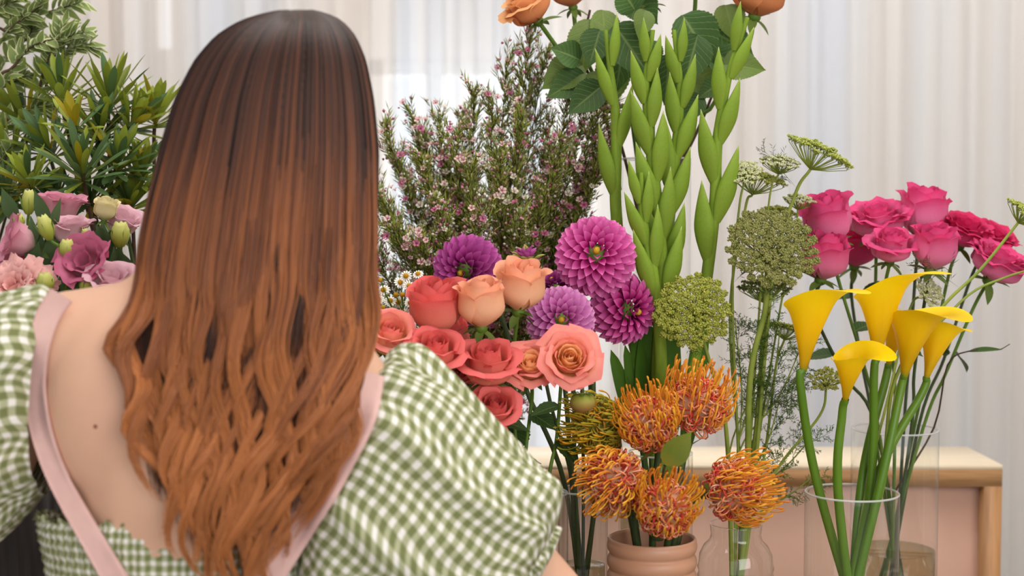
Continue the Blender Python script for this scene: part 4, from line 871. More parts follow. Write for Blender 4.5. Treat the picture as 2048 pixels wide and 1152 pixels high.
for si in range(6):
    g = np.random.default_rng(300+si); mine = CF[si::6]; c0 = VASES['cham'][0]; bot = Vector((c0.x+0.004*si-0.01, c0.y, VASES['cham'][2]+0.005))
    t = Thing('chamomile_stem', bot, ['chamomile stem with the topmost small white flowers under the purple dahlia', 'chamomile stem nearest the hair, flowers half hidden', 'chamomile stem with flowers in the middle of the white cluster', 'chamomile stem with flowers beside the tall coral rose', 'chamomile stem with its lowest flowers above the coral roses', 'chamomile stem with scattered outer flowers of the white cluster'][si], 'chamomile', 'chamomile between hair and coral roses')
    jn = P(800+10*si, 720, 1.92); t.tube('stem', [bot, c0+Vector((0.006*si-0.015, 0, 0)), jn], [0.002, 0.0014], M_stem)
    for (px, py, w_) in mine:
        Y = 1.90+g.uniform(-.02, .02); p = P(px, py, Y); t.tube('flower_stalk', [jn, jn.lerp(p, 0.6)+Vector((0, 0, -0.004)), p], [0.0012, 0.0007], M_stem, sides=5, n=8)
        s_ = 13*sc(Y)*g.uniform(0.9, 1.1); W = zframe((g.uniform(-.5, .5), -0.8, g.uniform(0.2, 0.9)), 0, p, s_)
        h_ = t.part('flower_heart', CH_C, W)
        if w_: t.part('petal_ring', CH_P, W, parent=h_)
    P0 = []; P1 = []
    for i in range(7):
        q0, q1 = feather(jn.lerp(P(790, 600, 1.93), g.uniform(0, 0.8))+Vector((g.uniform(-.03, .03), 0, 0)), (g.uniform(-1, 1), 0.2, g.uniform(-.3, 1)), 0.04, g, 7, 7); P0.append(q0); P1.append(q1)
    V, F = spikes(np.concatenate(P0), np.concatenate(P1), 0.0005); t.shape('feathery_leaf', V, F, M_stem, kind='stuff')

# ------------------------------------------------------------------ lisianthus and carnations at the left
G = 'pink lisianthus at the left'
LI = [
 (122, 415, 1.92, 43, (0.15, -0.1, 1), 'lisi', M_lisi, 'upright pink lisianthus at the top of the left bunch'),
 (140, 462, 1.86, 43, (0.05, -0.2, 1), 'lisi', M_lisi_l, 'pale pink cupped lisianthus beneath the upright pink one'),
 (40, 480, 1.84, 45, (-0.7, -0.35, 0.3), 'lisi', M_lisi, 'pink lisianthus turned to the left frame edge'),
 (176, 528, 1.80, 50, (-0.2, -0.8, 0.45), 'lisi', M_lisi_d, 'darkest rose pink ruffled lisianthus in front, beside the hair'),
 (243, 445, 1.90, 40, (0.4, -0.3, 0.9), 'lisi', M_lisi_l, 'pale pink lisianthus beside the hair, beneath the cream bud'),
 (15, 515, 1.90, 40, (-0.5, -0.2, 0.9), 'lisi', M_lisi_d, 'purple pink lisianthus in the shade at the left edge'),
 (45, 540, 1.86, 36, (-0.2, -0.6, 0.7), 'lisi', M_lisi_d, 'small mauve lisianthus above the salmon carnation'),
 (225, 572, 1.78, 48, (0.1, -0.4, 0.9), 'lisi', M_lisi_l, 'palest pink lisianthus between shoulder and hair'),
 (28, 578, 1.78, 56, (-0.1, -0.8, 0.6), 'fluffy', M_salmon, 'large salmon pink ruffled bloom above the left sleeve'),
 (72, 558, 1.80, 32, (0.4, -0.6, 0.8), 'fluffy', M_salmon, 'smaller salmon pink ruffled bloom above the strap'),
 (212, 418, 1.86, 26, (0.25, -0.2, 1), 'bud', M_cream, 'cream white opening lisianthus bud beneath the long leaves'),
]
for i, (px, py, Y, r, ax, kind, mt, lab) in enumerate(LI):
    bloom('lisianthus', px, py, Y, r, ax, kind, mt, 'lisi', lab, 'flower', G, stem_r=0.0022, seed=i+2, nsep=5)
def bud(px, py, Y, l_px, w_px, axis, label, vase='lisi', seed=0):
    axis = Vector(axis).normalized(); s = sc(Y); c0 = P(px, py, Y)-axis*l_px*s*0.5; path = stem_path(c0, -axis, vase, 0.03, random.Random(seed)); t = Thing('lisianthus_bud', path[-1], label, 'flower bud', 'yellow green lisianthus buds')
    nu, nv = 14, 12; V = []; C = []
    for j in range(nv):
        v = j/(nv-1); r = w_px*s*0.5*(math.sin(PI*min(1, 0.08+v*0.80))**0.75)
        for i in range(nu):
            a = 2*PI*i/nu+v*1.2; k = 1+0.10*math.sin(3*(a))*v+(0.12*math.sin(7*a) if v > .9 else 0); V.append((r*k*math.cos(a), r*k*math.sin(a), v*l_px*s+(0.002*math.sin(5*a) if v > .95 else 0))); C.append((v, .5, .5))
    V.append((0, 0, l_px*s*0.95)); C.append((1, .5, .5)); F = [tuple(f) for f in grid(nu, nv, True)]+[((nv-1)*nu+i, (nv-1)*nu+(i+1) % nu, nu*nv) for i in range(nu)]
    t.part('bud', mk('bud', V, F, M_bud, C), zframe(axis, 0, c0))
    for i in range(5):
        a = 2*PI*i/5+seed; q = zframe(axis)@Vector((math.cos(a)*0.32, math.sin(a)*0.32, 1)); t.part('sepal', leaf_mesh('thinsepal', M_sepal, 'lance', -0.1, 0.3, nu=3, nv=8), yframe(c0+(zframe(axis)@Vector((math.cos(a), math.sin(a), 0)))*w_px*s*0.22, q, axis.cross(q), 0.0034, l_px*s*0.85))
    t.tube('stem', path, 0.0019, M_stem)
for i, b_ in enumerate([(57, 405, 1.86, 48, 28, (0.05, -0.1, 1), 'pointed lime bud at the upper left, before the long leaves'), (92, 456, 1.80, 50, 32, (-0.3, -0.25, 1), 'lime bud leaning left in front of the broad leaf'), (38, 442, 1.84, 26, 24, (-0.2, -0.1, 1), 'small yellow bud tip above the left edge lisianthus'),
      (170, 472, 1.82, 28, 16, (0, -0.2, 1), 'tiny green bud among thin sepals in front of the pale lisianthus'), (240, 470, 1.84, 50, 38, (0.1, -0.2, 1), 'lime yellow opening bud at the edge of the hair'), (133, 498, 1.80, 36, 32, (0.1, -0.2, 1), 'pale lime bud above the darkest lisianthus'),
      (90, 566, 1.77, 40, 36, (0, -0.3, 1), 'pale yellow bud between the salmon bloom and the strap'), (173, 572, 1.78, 42, 28, (0.3, -0.2, 1), 'lime bud above the bare shoulder'), (-10, 400, 1.9, 30, 22, (0, 0, 1), 'green bud at the very left edge')]): bud(*b_, seed=i)
t = Thing('lisianthus_leaves', VASES['lisi'][0]-Vector((0, 0, 0.25)), 'broad blue green lisianthus leaves between the pink blooms', 'leaf', None)
for a, b_, c_, d_, wd in ((82, 560, 62, 440, 46), (110, 560, 100, 470, 42), (95, 450, 70, 385, 28), (100, 580, 160, 520, 50), (60, 570, 75, 490, 40), (200, 510, 205, 450, 44), (225, 505, 195, 455, 36), (130, 600, 60, 520, 50), (100, 470, 120, 400, 20), (165, 600, 120, 540, 50), (210, 540, 240, 500, 40), (30, 440, 5, 380, 30), (250, 560, 230, 500, 50), (150, 620, 190, 570, 60)):
    p0 = P(a, b_, 1.86); p1 = P(c_, d_, 1.83); t.part('leaf', leaf_mesh('lisi', M_leaf_lisi, 'ovate', 0.15, 0.3, nv=10), yframe(p0, p1-p0, (0.25, -1, 0.1), wd*sc(1.85), (p1-p0).length*1.05)); t.tube('leaf_stem', [p0+(p1-p0)*0.02, p0.lerp(VASES['lisi'][0], 0.5), VASES['lisi'][0]-Vector((0, 0, 0.25))], [0.0018, 0.0022], M_stem, n=10)

# ------------------------------------------------------------------ long leaved foliage rosettes
RO = [(218, 205, 2.14, (0.05, -0.1, 1), 100, 'highest rosette of long leaves standing against the curtain'), (122, 195, 2.16, (-0.15, -0.1, 1), 92, 'rosette of long leaves under the variegated leaves'), (150, 250, 2.06, (-0.05, -0.45, 1), 72, 'young yellow green rosette in the middle of the foliage'), (262, 250, 2.14, (0.5, -0.2, 0.9), 84, 'rosette of long leaves leaning to the right behind the hair'),
      (50, 240, 2.18, (-0.6, -0.1, 0.8), 90, 'rosette of long leaves leaning left beneath the variegated branch'), (165, 345, 2.0, (0.0, -0.5, 0.9), 100, 'front dark green rosette above the cream bud'), (60, 365, 2.02, (-0.2, -0.35, 1), 76, 'rosette at the lower left above the lime bud'), (312, 235, 2.18, (0.1, -0.1, 1), 84, 'rosette at the edge of the hair'),
      (235, 330, 2.08, (0.3, -0.4, 0.9), 84, 'rosette lower right beside the hair'), (20, 310, 2.12, (-0.5, -0.3, 0.8), 84, 'rosette at the left edge'), (100, 300, 2.10, (-0.3, -0.5, 0.8), 90, 'dark rosette left of the front one'), (280, 350, 2.12, (0.3, -0.2, 1), 76, 'rosette with a yellow leaf beside the hair'), (200, 270, 2.12, (0.2, -0.5, 0.8), 86, 'rosette with blue green leaves in the centre'), (180, 400, 2.06, (0, -0.6, 0.6), 76, 'shaded rosette right above the lisianthus'), (10, 400, 2.06, (-0.2, -0.6, 0.7), 76, 'shaded rosette at the lower left edge'), (110, 410, 2.1, (0, -0.5, 0.7), 76, 'shaded rosette behind the pink lisianthus'), (260, 410, 2.1, (0.2, -0.5, 0.7), 76, 'shaded rosette behind the lower hair edge')]
for i, (px, py, Y, ax, lp, lab) in enumerate(RO):
    g = random.Random(i+40); ax = Vector(ax).normalized(); c_ = P(px, py, Y); vc, vr, vb = VASES['ros']; path = stem_path(c_, -ax, 'ros', 0.05, g)
    t = Thing('leafy_stem', path[-1], lab, 'foliage', 'long leaved foliage stems at the left'); t.tube('stem', path, [0.0028, 0.0036], M_stem_wood if i % 2 else M_stem_dark)
    n = 32 if i != 2 else 16
    for k in range(n):
        q = (k+0.5)/n; th = math.radians(10+q*82); a = k*2.39996+i; d = zframe(ax)@Vector((math.sin(th)*math.cos(a), math.sin(th)*math.sin(a), math.cos(th)))
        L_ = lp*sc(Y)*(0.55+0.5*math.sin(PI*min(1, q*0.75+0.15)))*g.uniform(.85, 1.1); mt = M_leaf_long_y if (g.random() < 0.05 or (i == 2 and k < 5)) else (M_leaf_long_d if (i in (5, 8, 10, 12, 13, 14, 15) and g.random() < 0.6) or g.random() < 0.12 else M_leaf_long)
        t.part('leaf', leaf_mesh('long%d' % (k % 3), mt, 'oblance', (0.02, 0.12, 0.24)[k % 3], 0.3), yframe(c_-ax*L_*0.28*q, d, ax, 14.5*sc(Y)*g.uniform(.85, 1.2), L_*1.18))
# variegated branches
PB = [([(-30, 140), (20, 60), (75, 15), (100, -20)], 2.2), ([(-20, 70), (40, 40), (110, 20), (160, 5)], 2.22), ([(-40, 250), (30, 130), (70, 90), (130, 75), (170, 65)], 2.18), ([(60, 260), (85, 150), (112, 85), (130, 50)], 2.2), ([(-30, 200), (20, 110), (60, 70), (60, 30)], 2.24),
      ([(-40, 290), (30, 240), (80, 210), (100, 215)], 2.16), ([(-40, 300), (-5, 330), (20, 300)], 2.1), ([(90, 180), (130, 100), (180, 90)], 2.22), ([(-30, 20), (10, 10), (40, -15)], 2.2), ([(-40, 180), (10, 170), (50, 150)], 2.2), ([(-40, 330), (0, 370), (15, 400)], 2.08)]
PLb = ['reaching up at the left edge', 'with an arching tip at the top left', 'reaching furthest right over the long leaves', 'standing upright over the long leaves', 'in the left top corner', 'crossing the long leaves at mid height', 'at the left edge beside the dark leaves', 'behind the highest long leaves', 'in the very top left corner', 'at the left edge below the top corner', 'low at the left edge above the buds']
for i, (pts, Y) in enumerate(PB):
    g = random.Random(i+90); q = [P(a, b_, Y) for a, b_ in pts]; vc, vr, vb = VASES['pitt']; bot = Vector((vc.x+g.uniform(-.03, .03), vc.y, vb+0.005)); m_ = Vector((vc.x+g.uniform(-.03, .03), vc.y, vc.z)); full = [bot, m_]+q
    t = Thing('variegated_branch', bot, 'cream edged variegated leaf branch '+PLb[i], 'foliage', 'variegated branches at the left'); t.tube('stem', full, [0.0026, 0.0022, 0.0009], M_stem_wood, n=40, sides=6)
    pa = cat(q, 30); m = len(pa); tt = [Vector(pa[min(k+1, m-1)]-pa[max(0, k-1)]).normalized() for k in range(m)]
    for k in range(4, m):
        for rep in range(2 if k % 2 else 1):
            a = g.uniform(0, 2*PI); s1 = tt[k].orthogonal().normalized(); sd = Matrix.Rotation(a, 3, tt[k])@s1; d = tt[k]*0.75+sd*0.8
            t.part('leaf', leaf_mesh('vari%d' % (k % 2), M_leaf_vari, 'ovate', 0.12, 0.25, wavy=0.05, nv=9), yframe(pa[k], d, Vector((g.uniform(-.5, .5), -0.8, 0.8)), 20*sc(Y)*g.uniform(.8, 1.15), 40*sc(Y)*g.uniform(.75, 1.15)))
# a twisting dry tendril beside the pink roses
t = Thing('twisted_sprig', VASES['mag'][0]-Vector((0, 0, 0.1)), 'thin twisted dark leaf on a stalk right of the callas', 'leaf'); q = [VASES['mag'][0]-Vector((0, 0, 0.1)), P(1868, 855, 2.19), P(1895, 730, 2.16), P(1940, 702, 2.15), P(1995, 700, 2.15), P(2020, 688, 2.15)]
t.tube('stem', q, [0.0018, 0.0012, 0.0006], M_stem_wood); p0 = P(1935, 704, 2.15); p1 = P(2005, 698, 2.14); t.part('leaf', leaf_mesh('curl', M_leaf_rose, 'lance', 0.1, 0.4, nv=12), yframe(p0, p1-p0, (0, -0.5, 1), 0.014, (p1-p0).length))
for pts in ([(1845, 860), (1880, 690), (1940, 560)], [(1855, 860), (1905, 700), (1965, 580)], [(1820, 860), (1835, 700), (1870, 560)], [(1725, 870), (1708, 760), (1690, 600)], [(1735, 870), (1740, 700), (1760, 560)]):
    pass

# ------------------------------------------------------------------ the woman, seen from behind
WT = Thing('woman', (-0.33, 1.52, 0), 'woman with long copper hair seen from behind, green gingham dress and pink apron straps', 'person')
def body_mesh():
    mb = MB()
    def E(px, py, Y, r): mb.add(*ell(P(px, py, Y), r, 24, 16))
    def capsule(a, b_, ra, rb, sx=1.0, n=10):
        a = Vector(a); b_ = Vector(b_)
        for i in range(n+1):
            f = i/n; r = ra+(rb-ra)*f; mb.add(*ell(a.lerp(b_, f), (r*sx, r, r), 18, 12))
    E(575, 250, 1.535, (.074, .092, .108)); E(575, 290, 1.575, (.055, .06, .075))            # skull, jaw
    E(575, 268, 1.642, (.012, .016, .022)); E(575, 310, 1.628, (.022, .012, .010))             # nose, mouth
    E(432, 245, 1.54, (.010, .020, .030)); E(718, 245, 1.54, (.010, .020, .030))               # ears
    capsule(P(572, 350, 1.54), P(505, 640, 1.50), .055, .068)
    capsule(P(118, 690, 1.50), P(480, 650, 1.505), .056, .066, n=14); capsule(P(480, 650, 1.505), P(745, 860, 1.50), .068, .055, n=14)
    E(455, 830, 1.505, (.165, .088, .19)); E(250, 820, 1.475, (.085, .066, .115)); E(640, 860, 1.475, (.085, .066, .115))
    capsule(P(400, 960, 1.50), P(375, 1250, 1.51), .115, .10, 1.15)
    E(330, 900, 1.57, (.07, .07, .075)); E(540, 930, 1.57, (.07, .07, .075))
    hip = Vector((-0.36, 1.52, 0.86)); mb.add(*ell(hip, (.165, .125, .14), 24, 16)); capsule(P(375, 1250, 1.51), hip, .10, .13, 1.2)
    for sx in (-1, 1):
        h_ = hip+Vector((sx*.08, 0, -.04)); k = Vector((-0.36+sx*.085, 1.50, .46)); an = Vector((-0.36+sx*.09, 1.53, .07)); capsule(h_, k, .088, .054, n=18); capsule(k, an, .054, .034, n=18)
        capsule(an+Vector((0, -.02, -.035)), an+Vector((sx*.01, .14, -.045)), .034, .024, n=8)
    for sh, el, wr, sx in ((P(75, 715, 1.50), P(-150, 1230, 1.52), Vector((-.50, 1.60, .875)), 1), (P(790, 860, 1.50), P(1140, 1235, 1.56), Vector((-.06, 1.62, .875)), -1)):
        capsule(sh, el, .048, .038, n=16); capsule(el, wr, .038, .024, n=16)
        fw = Vector((sx*0.25, 0.8, -.28)).normalized(); sd = Vector((1, -sx*.3, 0)).normalized(); pc_ = wr+fw*.045; capsule(wr, pc_+fw*.02, .026, .030, n=5)
        mb.add(*ell(pc_, (.036, .045, .014), 16, 12)); 
        for k in range(4):
            L_ = (.062, .072, .068, .052)[k]; b0 = pc_+fw*.03+sd*(k-1.5)*.019; m1 = b0+fw*L_*.55; capsule(b0, m1, .0095, .0088, n=7); capsule(m1, m1+fw*L_*.4+Vector((0, 0, -.008)), .0088, .007, n=6)
        b0 = pc_-fw*.012+sd*sx*.030; m1 = b0+sd*sx*.022+fw*.022; capsule(b0, m1, .012, .010, n=5); capsule(m1, m1+fw*.028+sd*sx*.004, .010, .008, n=5)
    me = mb.mesh('tmp', None); o = bpy.data.objects.new('tmp', me); COL.objects.link(o)
    r = o.modifiers.new('r', 'REMESH'); r.mode = 'VOXEL'; r.voxel_size = 0.006; r.use_smooth_shade = True
    s = o.modifiers.new('s', 'SMOOTH'); s.iterations = 10; s.factor = 0.6
    bpy.context.view_layer.update(); dg = bpy.context.evaluated_depsgraph_get(); ev = bpy.data.meshes.new_from_object(o.evaluated_get(dg)); bpy.data.objects.remove(o)
    ev.materials.clear(); ev.materials.append(M_skin); ev.name = 'body'; return ev
bm_ = body_mesh(); bm_.transform(Matrix.Translation(-WT.base)); bm_.polygons.foreach_set('use_smooth', np.full(len(bm_.polygons), True)); WT.part('body', bm_)
bv = BVHTree.FromPolygons([v.co+WT.base for v in bm_.vertices], [tuple(p.vertices) for p in bm_.polygons])
CAM = Vector((0, 0, CAMZ))
def hit(px, py, off=0.003, default=1.42, trees=None):
    d = (P(px, py, 1.0)-CAM).normalized(); best = None
    for tr_ in (trees or [bv]):
        h_ = tr_.ray_cast(CAM, d)
        if h_[0] and (best is None or (h_[0]-CAM).length < (best-CAM).length): best = h_[0]
    return (best if best else P(px, py, default))-d*off
M_eye = plain('eye_white', (232, 230, 226), 0.3); M_iris = plain('eye_iris', (70, 90, 70), 0.2); M_lip = plain('lip', (190, 100, 96), 0.5)
for px in (520, 630):
    e_ = WT.shape('eye', *ell(P(px, 235, 1.612), (.011, .008, .008), 16, 12), M_eye); WT.shape('iris', *ell(P(px, 235, 1.618), (.005, .004, .005), 12, 8), M_iris, parent=e_)
WT.shape('lips', *ell(P(575, 312, 1.636), (.022, .006, .007), 16, 8), M_lip)
# bodice: smocked gingham from below the bare back down to the waist, then the skirt
st = [(1026, 372, 292, 0.105, 1.505), (1060, 368, 284, 0.110, 1.505), (1110, 368, 272, 0.112, 1.505), (1170, 372, 268, 0.113, 1.508), (1260, 378, 252, 0.108, 1.51), (1340, 378, 248, .108, 1.512)]
V = []; UV = []; nu = 220; nr = 46
for j in range(nr):
    f = j/(nr-1)*(len(st)-1); i0 = min(int(f), len(st)-2); g_ = f-i0; py, cx, hw, dp, Yc = [st[i0][k]*(1-g_)+st[i0+1][k]*g_ for k in range(5)]; c_ = P(cx, py, Yc)
    for i in range(nu+1):
        a = 2*PI*i/nu; pk = 1+0.012*math.sin(a*60+0.6*math.sin(j*0.9))*(1 if j > 1 else 2.2)+0.008*math.sin(j*1.9)
        dz = 0.004*math.sin(a*46)*max(0, 1-j/3)+0.012*(math.sin(a)*-1)*max(0, 1-j/nr)
        fx = (abs(math.cos(a))**0.85)*math.copysign(1, math.cos(a)); V.append((c_.x+hw*sc(Yc)*fx*pk, Yc+dp*math.sin(a)*pk, c_.z+dz)); UV.append((a*0.20, c_.z))
WT.shape('bodice', V, grid(nu+1, nr), M_ging_s, uv=UV); bodice_tree = BVHTree.FromPolygons([Vector(v) for v in V], [tuple(int(q) for q in f) for f in grid(nu+1, nr)])
c_ = P(378, 1335, 1.512); V = []; UV = []; nr = 30
for j in range(nr):
    f = j/(nr-1); z = c_.z*(1-f)+0.28*f; r = 0.128+0.20*f**0.7
    for i in range(nu+1):
        a = 2*PI*i/nu; k = 1+0.05*f*math.sin(a*14)+0.02*math.sin(a*31)*f; V.append((c_.x+r*1.02*k*math.cos(a), min(c_.y+r*0.78*k*math.sin(a), 1.695), z)); UV.append((a*0.3, z))
WT.shape('skirt', V, grid(nu+1, nr), M_ging, uv=UV)
# puffed sleeves lofted between an upper and a lower outline
def sleeve(pairs, Yc, dep, folds, seed, ucut=0):
    g = random.Random(seed); nu = 160; per = 14; n = (len(pairs)-1)*per+1; V = []; UV = []; arc = 0; last = None
    up = cat([(a[0], a[1], 0) for a in pairs], len(pairs)*0+(len(pairs)-1)*per); lo = cat([(a[2], a[3], 0) for a in pairs], (len(pairs)-1)*per); dp = np.interp(np.linspace(0, len(pairs)-1, len(up)), range(len(pairs)), dep)
    fo = np.interp(np.linspace(0, len(pairs)-1, len(up)), range(len(pairs)), folds)
    yy = np.interp(np.linspace(0, len(pairs)-1, len(up)), range(len(pairs)), Yc if hasattr(Yc, '__len__') else [Yc]*len(pairs))
    p1, p2, p3, p4 = [g.uniform(0, 6) for _ in range(4)]
    for j in range(len(up)):
        A_ = P(up[j][0], up[j][1], yy[j]); B_ = P(lo[j][0], lo[j][1], yy[j]); c_ = (A_+B_)/2; h_ = (A_-B_)/2
        if last is not None: arc += (c_-last).length*1.15
        last = c_; s = j/(len(up)-1)
        for i in range(nu+1):
            a = 2*PI*i/nu
            w_ = 1+fo[j]*(0.8*math.sin(11*a+p1+2.2*math.sin(s*4))+0.5*math.sin(19*a+p2-3*s)+0.8*math.sin(6*a+4*s+p3)-0.6*max(0, math.sin(15*a+2.5*s+p4))**6)+0.012*math.sin(9*s*3+5*a+p4)
            # long soft pleats running from shoulder and armhole
            V.append(tuple(c_+h_*math.cos(a)*w_+Vector((0, -1, 0))*math.sin(a)*dp[j]*w_)); UV.append((a*(h_.length*0.45+0.07)*1.05+0.004*math.sin(9*a+s*8), arc+0.006*math.sin(8*a+p2)+0.003*math.sin(17*a+p1)))
    return V, UV, grid(nu+1, len(up))
def rs(pairs, *a): 
    V, UV, F = sleeve(pairs, *a); WT.shape('sleeve', V, F, M_ging, uv=UV); return BVHTree.FromPolygons([Vector(v) for v in V], [tuple(int(q) for q in f) for f in F])
t1 = rs([(775, 708, 590, 1130), (800, 700, 585, 1210), (850, 716, 590, 1260), (920, 770, 650, 1300), (1000, 858, 740, 1320), (1070, 925, 840, 1300), (1118, 965, 930, 1260), (1122, 1010, 985, 1222), (1106, 1050, 1010, 1190), (1120, 1062, 1012, 1205), (1108, 1092, 1035, 1196)],
   [1.50, 1.50, 1.50, 1.50, 1.505, 1.51, 1.515, 1.52, 1.525, 1.53, 1.53], [.085, .10, .115, .125, .125, .11, .09, .07, .055, .058, .048], [.02, .028, .034, .036, .036, .036, .045, .05, .06, .07, .03], 3)
t2 = rs([(112, 592, 92, 985), (85, 578, 72, 1005), (30, 582, 45, 1030), (-50, 615, -10, 1085), (-130, 700, -70, 1120), (-180, 820, -110, 1130), (-190, 930, -130, 1110), (-180, 960, -125, 1075), (-185, 985, -130, 1095)],
   1.495, [.070, .085, .10, .115, .12, .10, .07, .055, .06], [.015, .02, .025, .03, .03, .03, .04, .05, .05], 8)
# apron straps laid on the back
def strap(pts, width, label=None, front=None):
    p = cat([(a, b_, 0) for a, b_ in pts], 60); ws = np.interp(np.linspace(0, 1, len(p)), np.linspace(0, 1, len(width)), width); V = []
    T = np.gradient(p, axis=0)
    tr3 = [bv, bodice_tree]+([t1] if pts[0][0] > 500 else [])
    ym = np.array([min(1.455, max(1.34, hit(q[0], q[1], 0.004, 1.44, tr3).y)) for q in p])
    for _ in range(25): ym[1:-1] = np.minimum(ym[1:-1], (ym[:-2]+ym[2:]+ym[1:-1])/3+0.0)
    for j in range(len(p)):
        n_ = np.array((-T[j][1], T[j][0])); n_ /= np.linalg.norm(n_)
        for k in range(7):
            o_ = (k/6-0.5)*ws[j]; x_, y_ = p[j][0]+n_[0]*o_, p[j][1]+n_[1]*o_; V.append(np.array(P(x_, y_, min(ym[j], hit(x_, y_, 0.004, 1.5, tr3).y)-0.003)))
    V = np.array(V).reshape(len(p), 7, 3)
    for _ in range(4): V[1:-1, :, 1] = np.minimum(V[1:-1, :, 1], (V[:-2, :, 1]+V[2:, :, 1]+V[1:-1, :, 1])/3)
    F = grid(7, len(p)); n0 = len(p)*7; back = V.reshape(-1, 3)+np.array((0, 0.0025, 0)); VV = np.concatenate([V.reshape(-1, 3), back])
    ff = [tuple(f) for f in F]+[tuple(int(i)+n0 for i in f[::-1]) for f in F]
    for j in range(len(p)-1):
        for e in (0, 6): ff.append((j*7+e, (j+1)*7+e, (j+1)*7+e+n0, j*7+e+n0))
    return WT.shape('apron_strap', VV, ff, M_strap)
strap([(122, 590), (92, 640), (72, 720), (74, 820), (100, 920), (150, 1020), (225, 1150), (290, 1260)], [50, 46, 42, 42, 46, 56])
strap([(740, 745), (715, 830), (660, 930), (600, 1030), (530, 1150), (470, 1260)], [60, 80, 90, 80, 76])
c_ = hit(191, 853, 0.0); WT.shape('mole', *ell(c_, (.0022, .001, .0022), 10, 6), plain('mole_brown', (140, 82, 62), 0.6))
for sx in (-1, 1):
    a = Vector((-0.36+sx*.09, 1.53, .07)); V, F = ell(a+Vector((sx*.006, .06, -.043)), (.045, .125, .035), 20, 12); V[:, 2] = np.maximum(V[:, 2], 0.0); V, F = V, F; WT.shape('shoe', V, F, plain('shoe_leather', (120, 84, 60), 0.5))

# hair: thousands of fine strands gathered into locks, over a close cap
HS = np.array([(20, 565, 618, .02, 1.520), (26, 530, 650, .045, 1.52), (40, 482, 682, .068, 1.522), (70, 432, 710, .090, 1.525), (120, 388, 732, .106, 1.528), (200, 347, 748, .115, 1.53), (300, 318, 758, .113, 1.525), (400, 288, 762, .105, 1.515), (500, 264, 766, .098, 1.495),
    (600, 252, 766, .088, 1.475), (700, 248, 764, .080, 1.462), (800, 250, 742, .074, 1.455), (900, 274, 692, .066, 1.450), (1000, 292, 645, .058, 1.448), (1100, 330, 600, .050, 1.446), (1200, 400, 575, .045, 1.445)], float)
_q = np.linspace(0, 1, 600); _py = 20+1180*_q**2; _k = np.exp(-np.linspace(-2, 2, 61)**2); _k /= _k.sum(); _T = []
for k in (1, 2, 3, 4):
    v_ = np.interp(_py, HS[:, 0], HS[:, k]); pad = np.concatenate([2*v_[0]-v_[30:0:-1], v_, 2*v_[-1]-v_[-2:-32:-1]]); _T.append(np.convolve(pad, _k, 'valid'))
def hs(py): return [np.interp(py, _py, t_) for t_ in _T]
g = np.random.default_rng(11)
ND, NS_ = 84, 44; NL = ND+NS_; SEG = 42; surf_l = np.arange(NL) >= ND
lock_th = np.concatenate([np.linspace(-1.9, 1.9, ND), np.arcsin(np.clip(np.linspace(-0.985, 0.985, NS_)+g.normal(size=NS_)*0.02, -0.99, 0.99))])
lock_end = np.where(surf_l, 1150-170*np.abs(np.sin(lock_th))**2.0+g.normal(size=NL)*55, 1090-150*np.abs(np.sin(lock_th))**2+g.normal(size=NL)*30)
lock_dep = np.where(surf_l, g.uniform(0, 0.35, NL), g.uniform(0.6, 1.0, NL)); lock_wl = g.uniform(230, 360, NL); lock_amp = np.where(surf_l, g.uniform(0.9, 1.9, NL), g.uniform(0.2, 0.6, NL))
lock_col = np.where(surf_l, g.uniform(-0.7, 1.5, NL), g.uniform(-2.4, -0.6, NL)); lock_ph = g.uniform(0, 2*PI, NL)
li = np.concatenate([np.repeat(np.arange(ND), 24), np.repeat(np.arange(ND, NL), 56)]); ns = len(li)
jt = g.normal(size=ns)*0.034; jd = g.random(ns); u = np.linspace(0, 1, SEG)[None]
end = lock_end[li]+g.normal(size=ns)*24; end = np.minimum(end, 1185)
prog = u**1.55; py = 21+(end[:, None]-21)*prog
xl, xr, dp, Yc = hs(py)
sl = surf_l[li][:, None]; clump = np.clip((py-380)/520, 0, 1)*np.where(sl, 0.74, 0.3)
th = lock_th[li][:, None]+jt[:, None]*(1-clump)*1.3
mid = (xl+xr)/2; hw = (xr-xl)/2
layer = 1-0.10*jd[:, None]-0.16*lock_dep[li][:, None]*np.clip((py-300)/500, 0, 1)
px = mid+hw*np.sin(np.clip(th, -1.95, 1.95))*layer
amp = np.clip((py-480)/360, 0, 1)**1.3*21*lock_amp[li][:, None]
phs = 2*PI*py/lock_wl[li][:, None]+lock_ph[li][:, None]
fray = (g.normal(size=ns)*3.0)[:, None]*np.clip((py-500)/400, 0, 1); strand_w = g.normal(size=ns)[:, None]*0.13
px = px+amp*np.sin(phs+strand_w)+fray*(0.6+0.6*np.sin(phs*0.7))
# outer left locks flick outwards over the shoulder
flick = ((lock_th[li] < -0.95) & (lock_th[li] > -1.5) & surf_l[li])[:, None]*1.0
px = px-flick*52*np.exp(-((py-700)/60)**2)-flick*18*np.exp(-((py-860)/70)**2)
# outer right locks bend forward over the shoulder
Yp = Yc-dp*np.cos(np.clip(th, -1.95, 1.95))*layer+0.012*np.cos(phs*0.9)*np.clip((py-430)/330, 0, 1)-0.010*flick*np.exp(-((py-700)/120)**2)
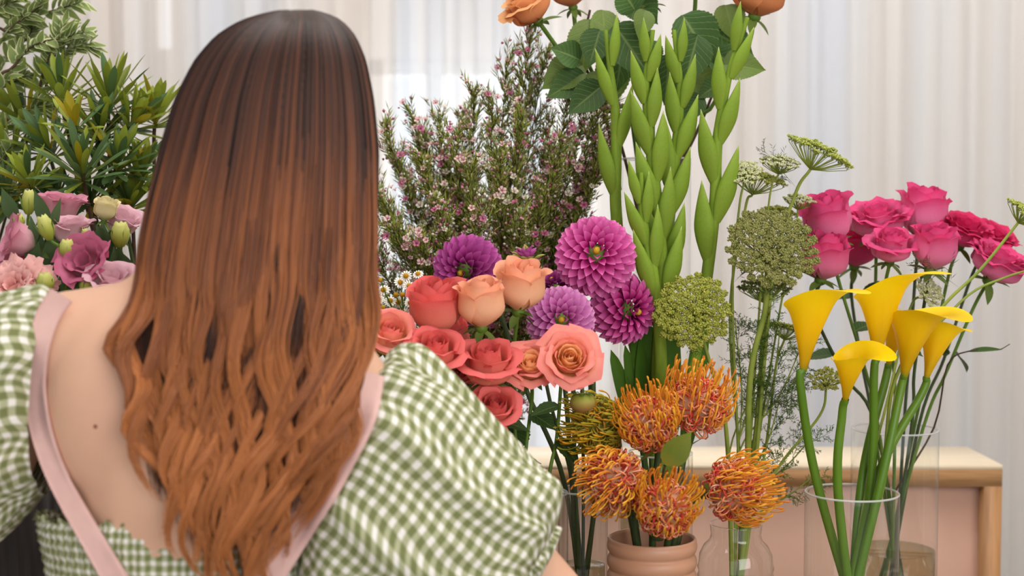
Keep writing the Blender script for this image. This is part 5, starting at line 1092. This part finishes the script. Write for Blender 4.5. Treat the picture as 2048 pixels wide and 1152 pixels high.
# strands never pass through the back
a_ = (px-1024)/FPX; b__ = (576-py)/FPX; dx = a_; dy = math.cos(PITCH)+b__*math.sin(PITCH); dz = -math.sin(PITCH)+b__*math.cos(PITCH)
gx = np.arange(150, 861, 10); gy = np.arange(560, 1221, 10); surf = np.array([[hit(x, y, 0.006, 1.6, [bv, bodice_tree, t1]).y for x in gx] for y in gy])
ix = np.clip(((px-150)/10).astype(int), 0, len(gx)-1); iy = np.clip(((py-560)/10).astype(int), 0, len(gy)-1); lim = surf[iy, ix]-0.002-np.where(sl, 0.014+0.010*np.sin(phs*0.9)*np.clip((py-480)/300, 0, 1)+0.006*(1-jd[:, None]), 0.006*(1-jd[:, None]))
front = np.cos(th) > -0.05
Yp = np.where((py > 600) & front, np.minimum(Yp, lim), Yp)
for _ in range(3): Yp[:, 1:-1] = (Yp[:, :-2]+Yp[:, 2:]+Yp[:, 1:-1])/3
s_ = Yp/dy; PT = np.stack([dx*s_, Yp, CAMZ+dz*s_], -1)
rad = 0.00085*np.clip((1-prog)*6, 0.25, 1)*np.ones((ns, 1))
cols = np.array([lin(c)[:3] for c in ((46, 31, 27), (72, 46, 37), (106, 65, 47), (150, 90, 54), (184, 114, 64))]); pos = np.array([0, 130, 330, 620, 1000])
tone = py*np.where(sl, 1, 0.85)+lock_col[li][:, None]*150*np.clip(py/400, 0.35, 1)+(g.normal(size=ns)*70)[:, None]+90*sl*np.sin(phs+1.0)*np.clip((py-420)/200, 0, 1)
C = np.stack([np.interp(tone, pos, cols[:, k]) for k in range(3)], -1)*np.where(sl, 1, 0.5+0.5*np.clip(1-(py-200)/350, 0, 1))[..., None]  # inner locks darkened, waves toned: shade and shine put into the strand colour
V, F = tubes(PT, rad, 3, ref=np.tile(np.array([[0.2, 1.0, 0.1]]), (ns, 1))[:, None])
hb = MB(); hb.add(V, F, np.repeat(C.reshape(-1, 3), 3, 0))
# inner cap filling the gaps, its colour darkened as shade between locks
capV = []; capC = []; nn = 60
ys = np.concatenate([np.linspace(21, 120, 9), np.linspace(150, 900, 22)])
for y_ in ys:
    x0_, x1_, dd, yc = hs(y_); k = 0.90 if y_ < 300 else 0.86
    if y_ > 600: k = 0.80
    for i in range(nn+1):
        a = -1.9+3.8*i/nn; Y_ = yc-dd*math.cos(a)*k
        if y_ > 560: Y_ = min(Y_, hit((x0_+x1_)/2+(x1_-x0_)/2*k*math.sin(a), y_, 0.003, 1.6, [bv, bodice_tree]).y) if abs(a) < 1.5 else Y_
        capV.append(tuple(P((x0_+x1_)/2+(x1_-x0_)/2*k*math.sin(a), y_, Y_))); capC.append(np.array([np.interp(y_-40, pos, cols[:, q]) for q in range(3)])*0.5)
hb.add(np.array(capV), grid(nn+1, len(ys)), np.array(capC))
# the hair drawn back from the forehead, down to the hairline
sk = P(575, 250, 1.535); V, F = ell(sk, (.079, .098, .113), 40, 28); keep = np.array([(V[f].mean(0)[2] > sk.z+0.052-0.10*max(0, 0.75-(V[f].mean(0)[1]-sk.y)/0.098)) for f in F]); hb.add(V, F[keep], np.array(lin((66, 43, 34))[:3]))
ho = WT.part('hair', hb.mesh('hair', M_attr_h, base=WT.base)); ho['kind'] = 'stuff'
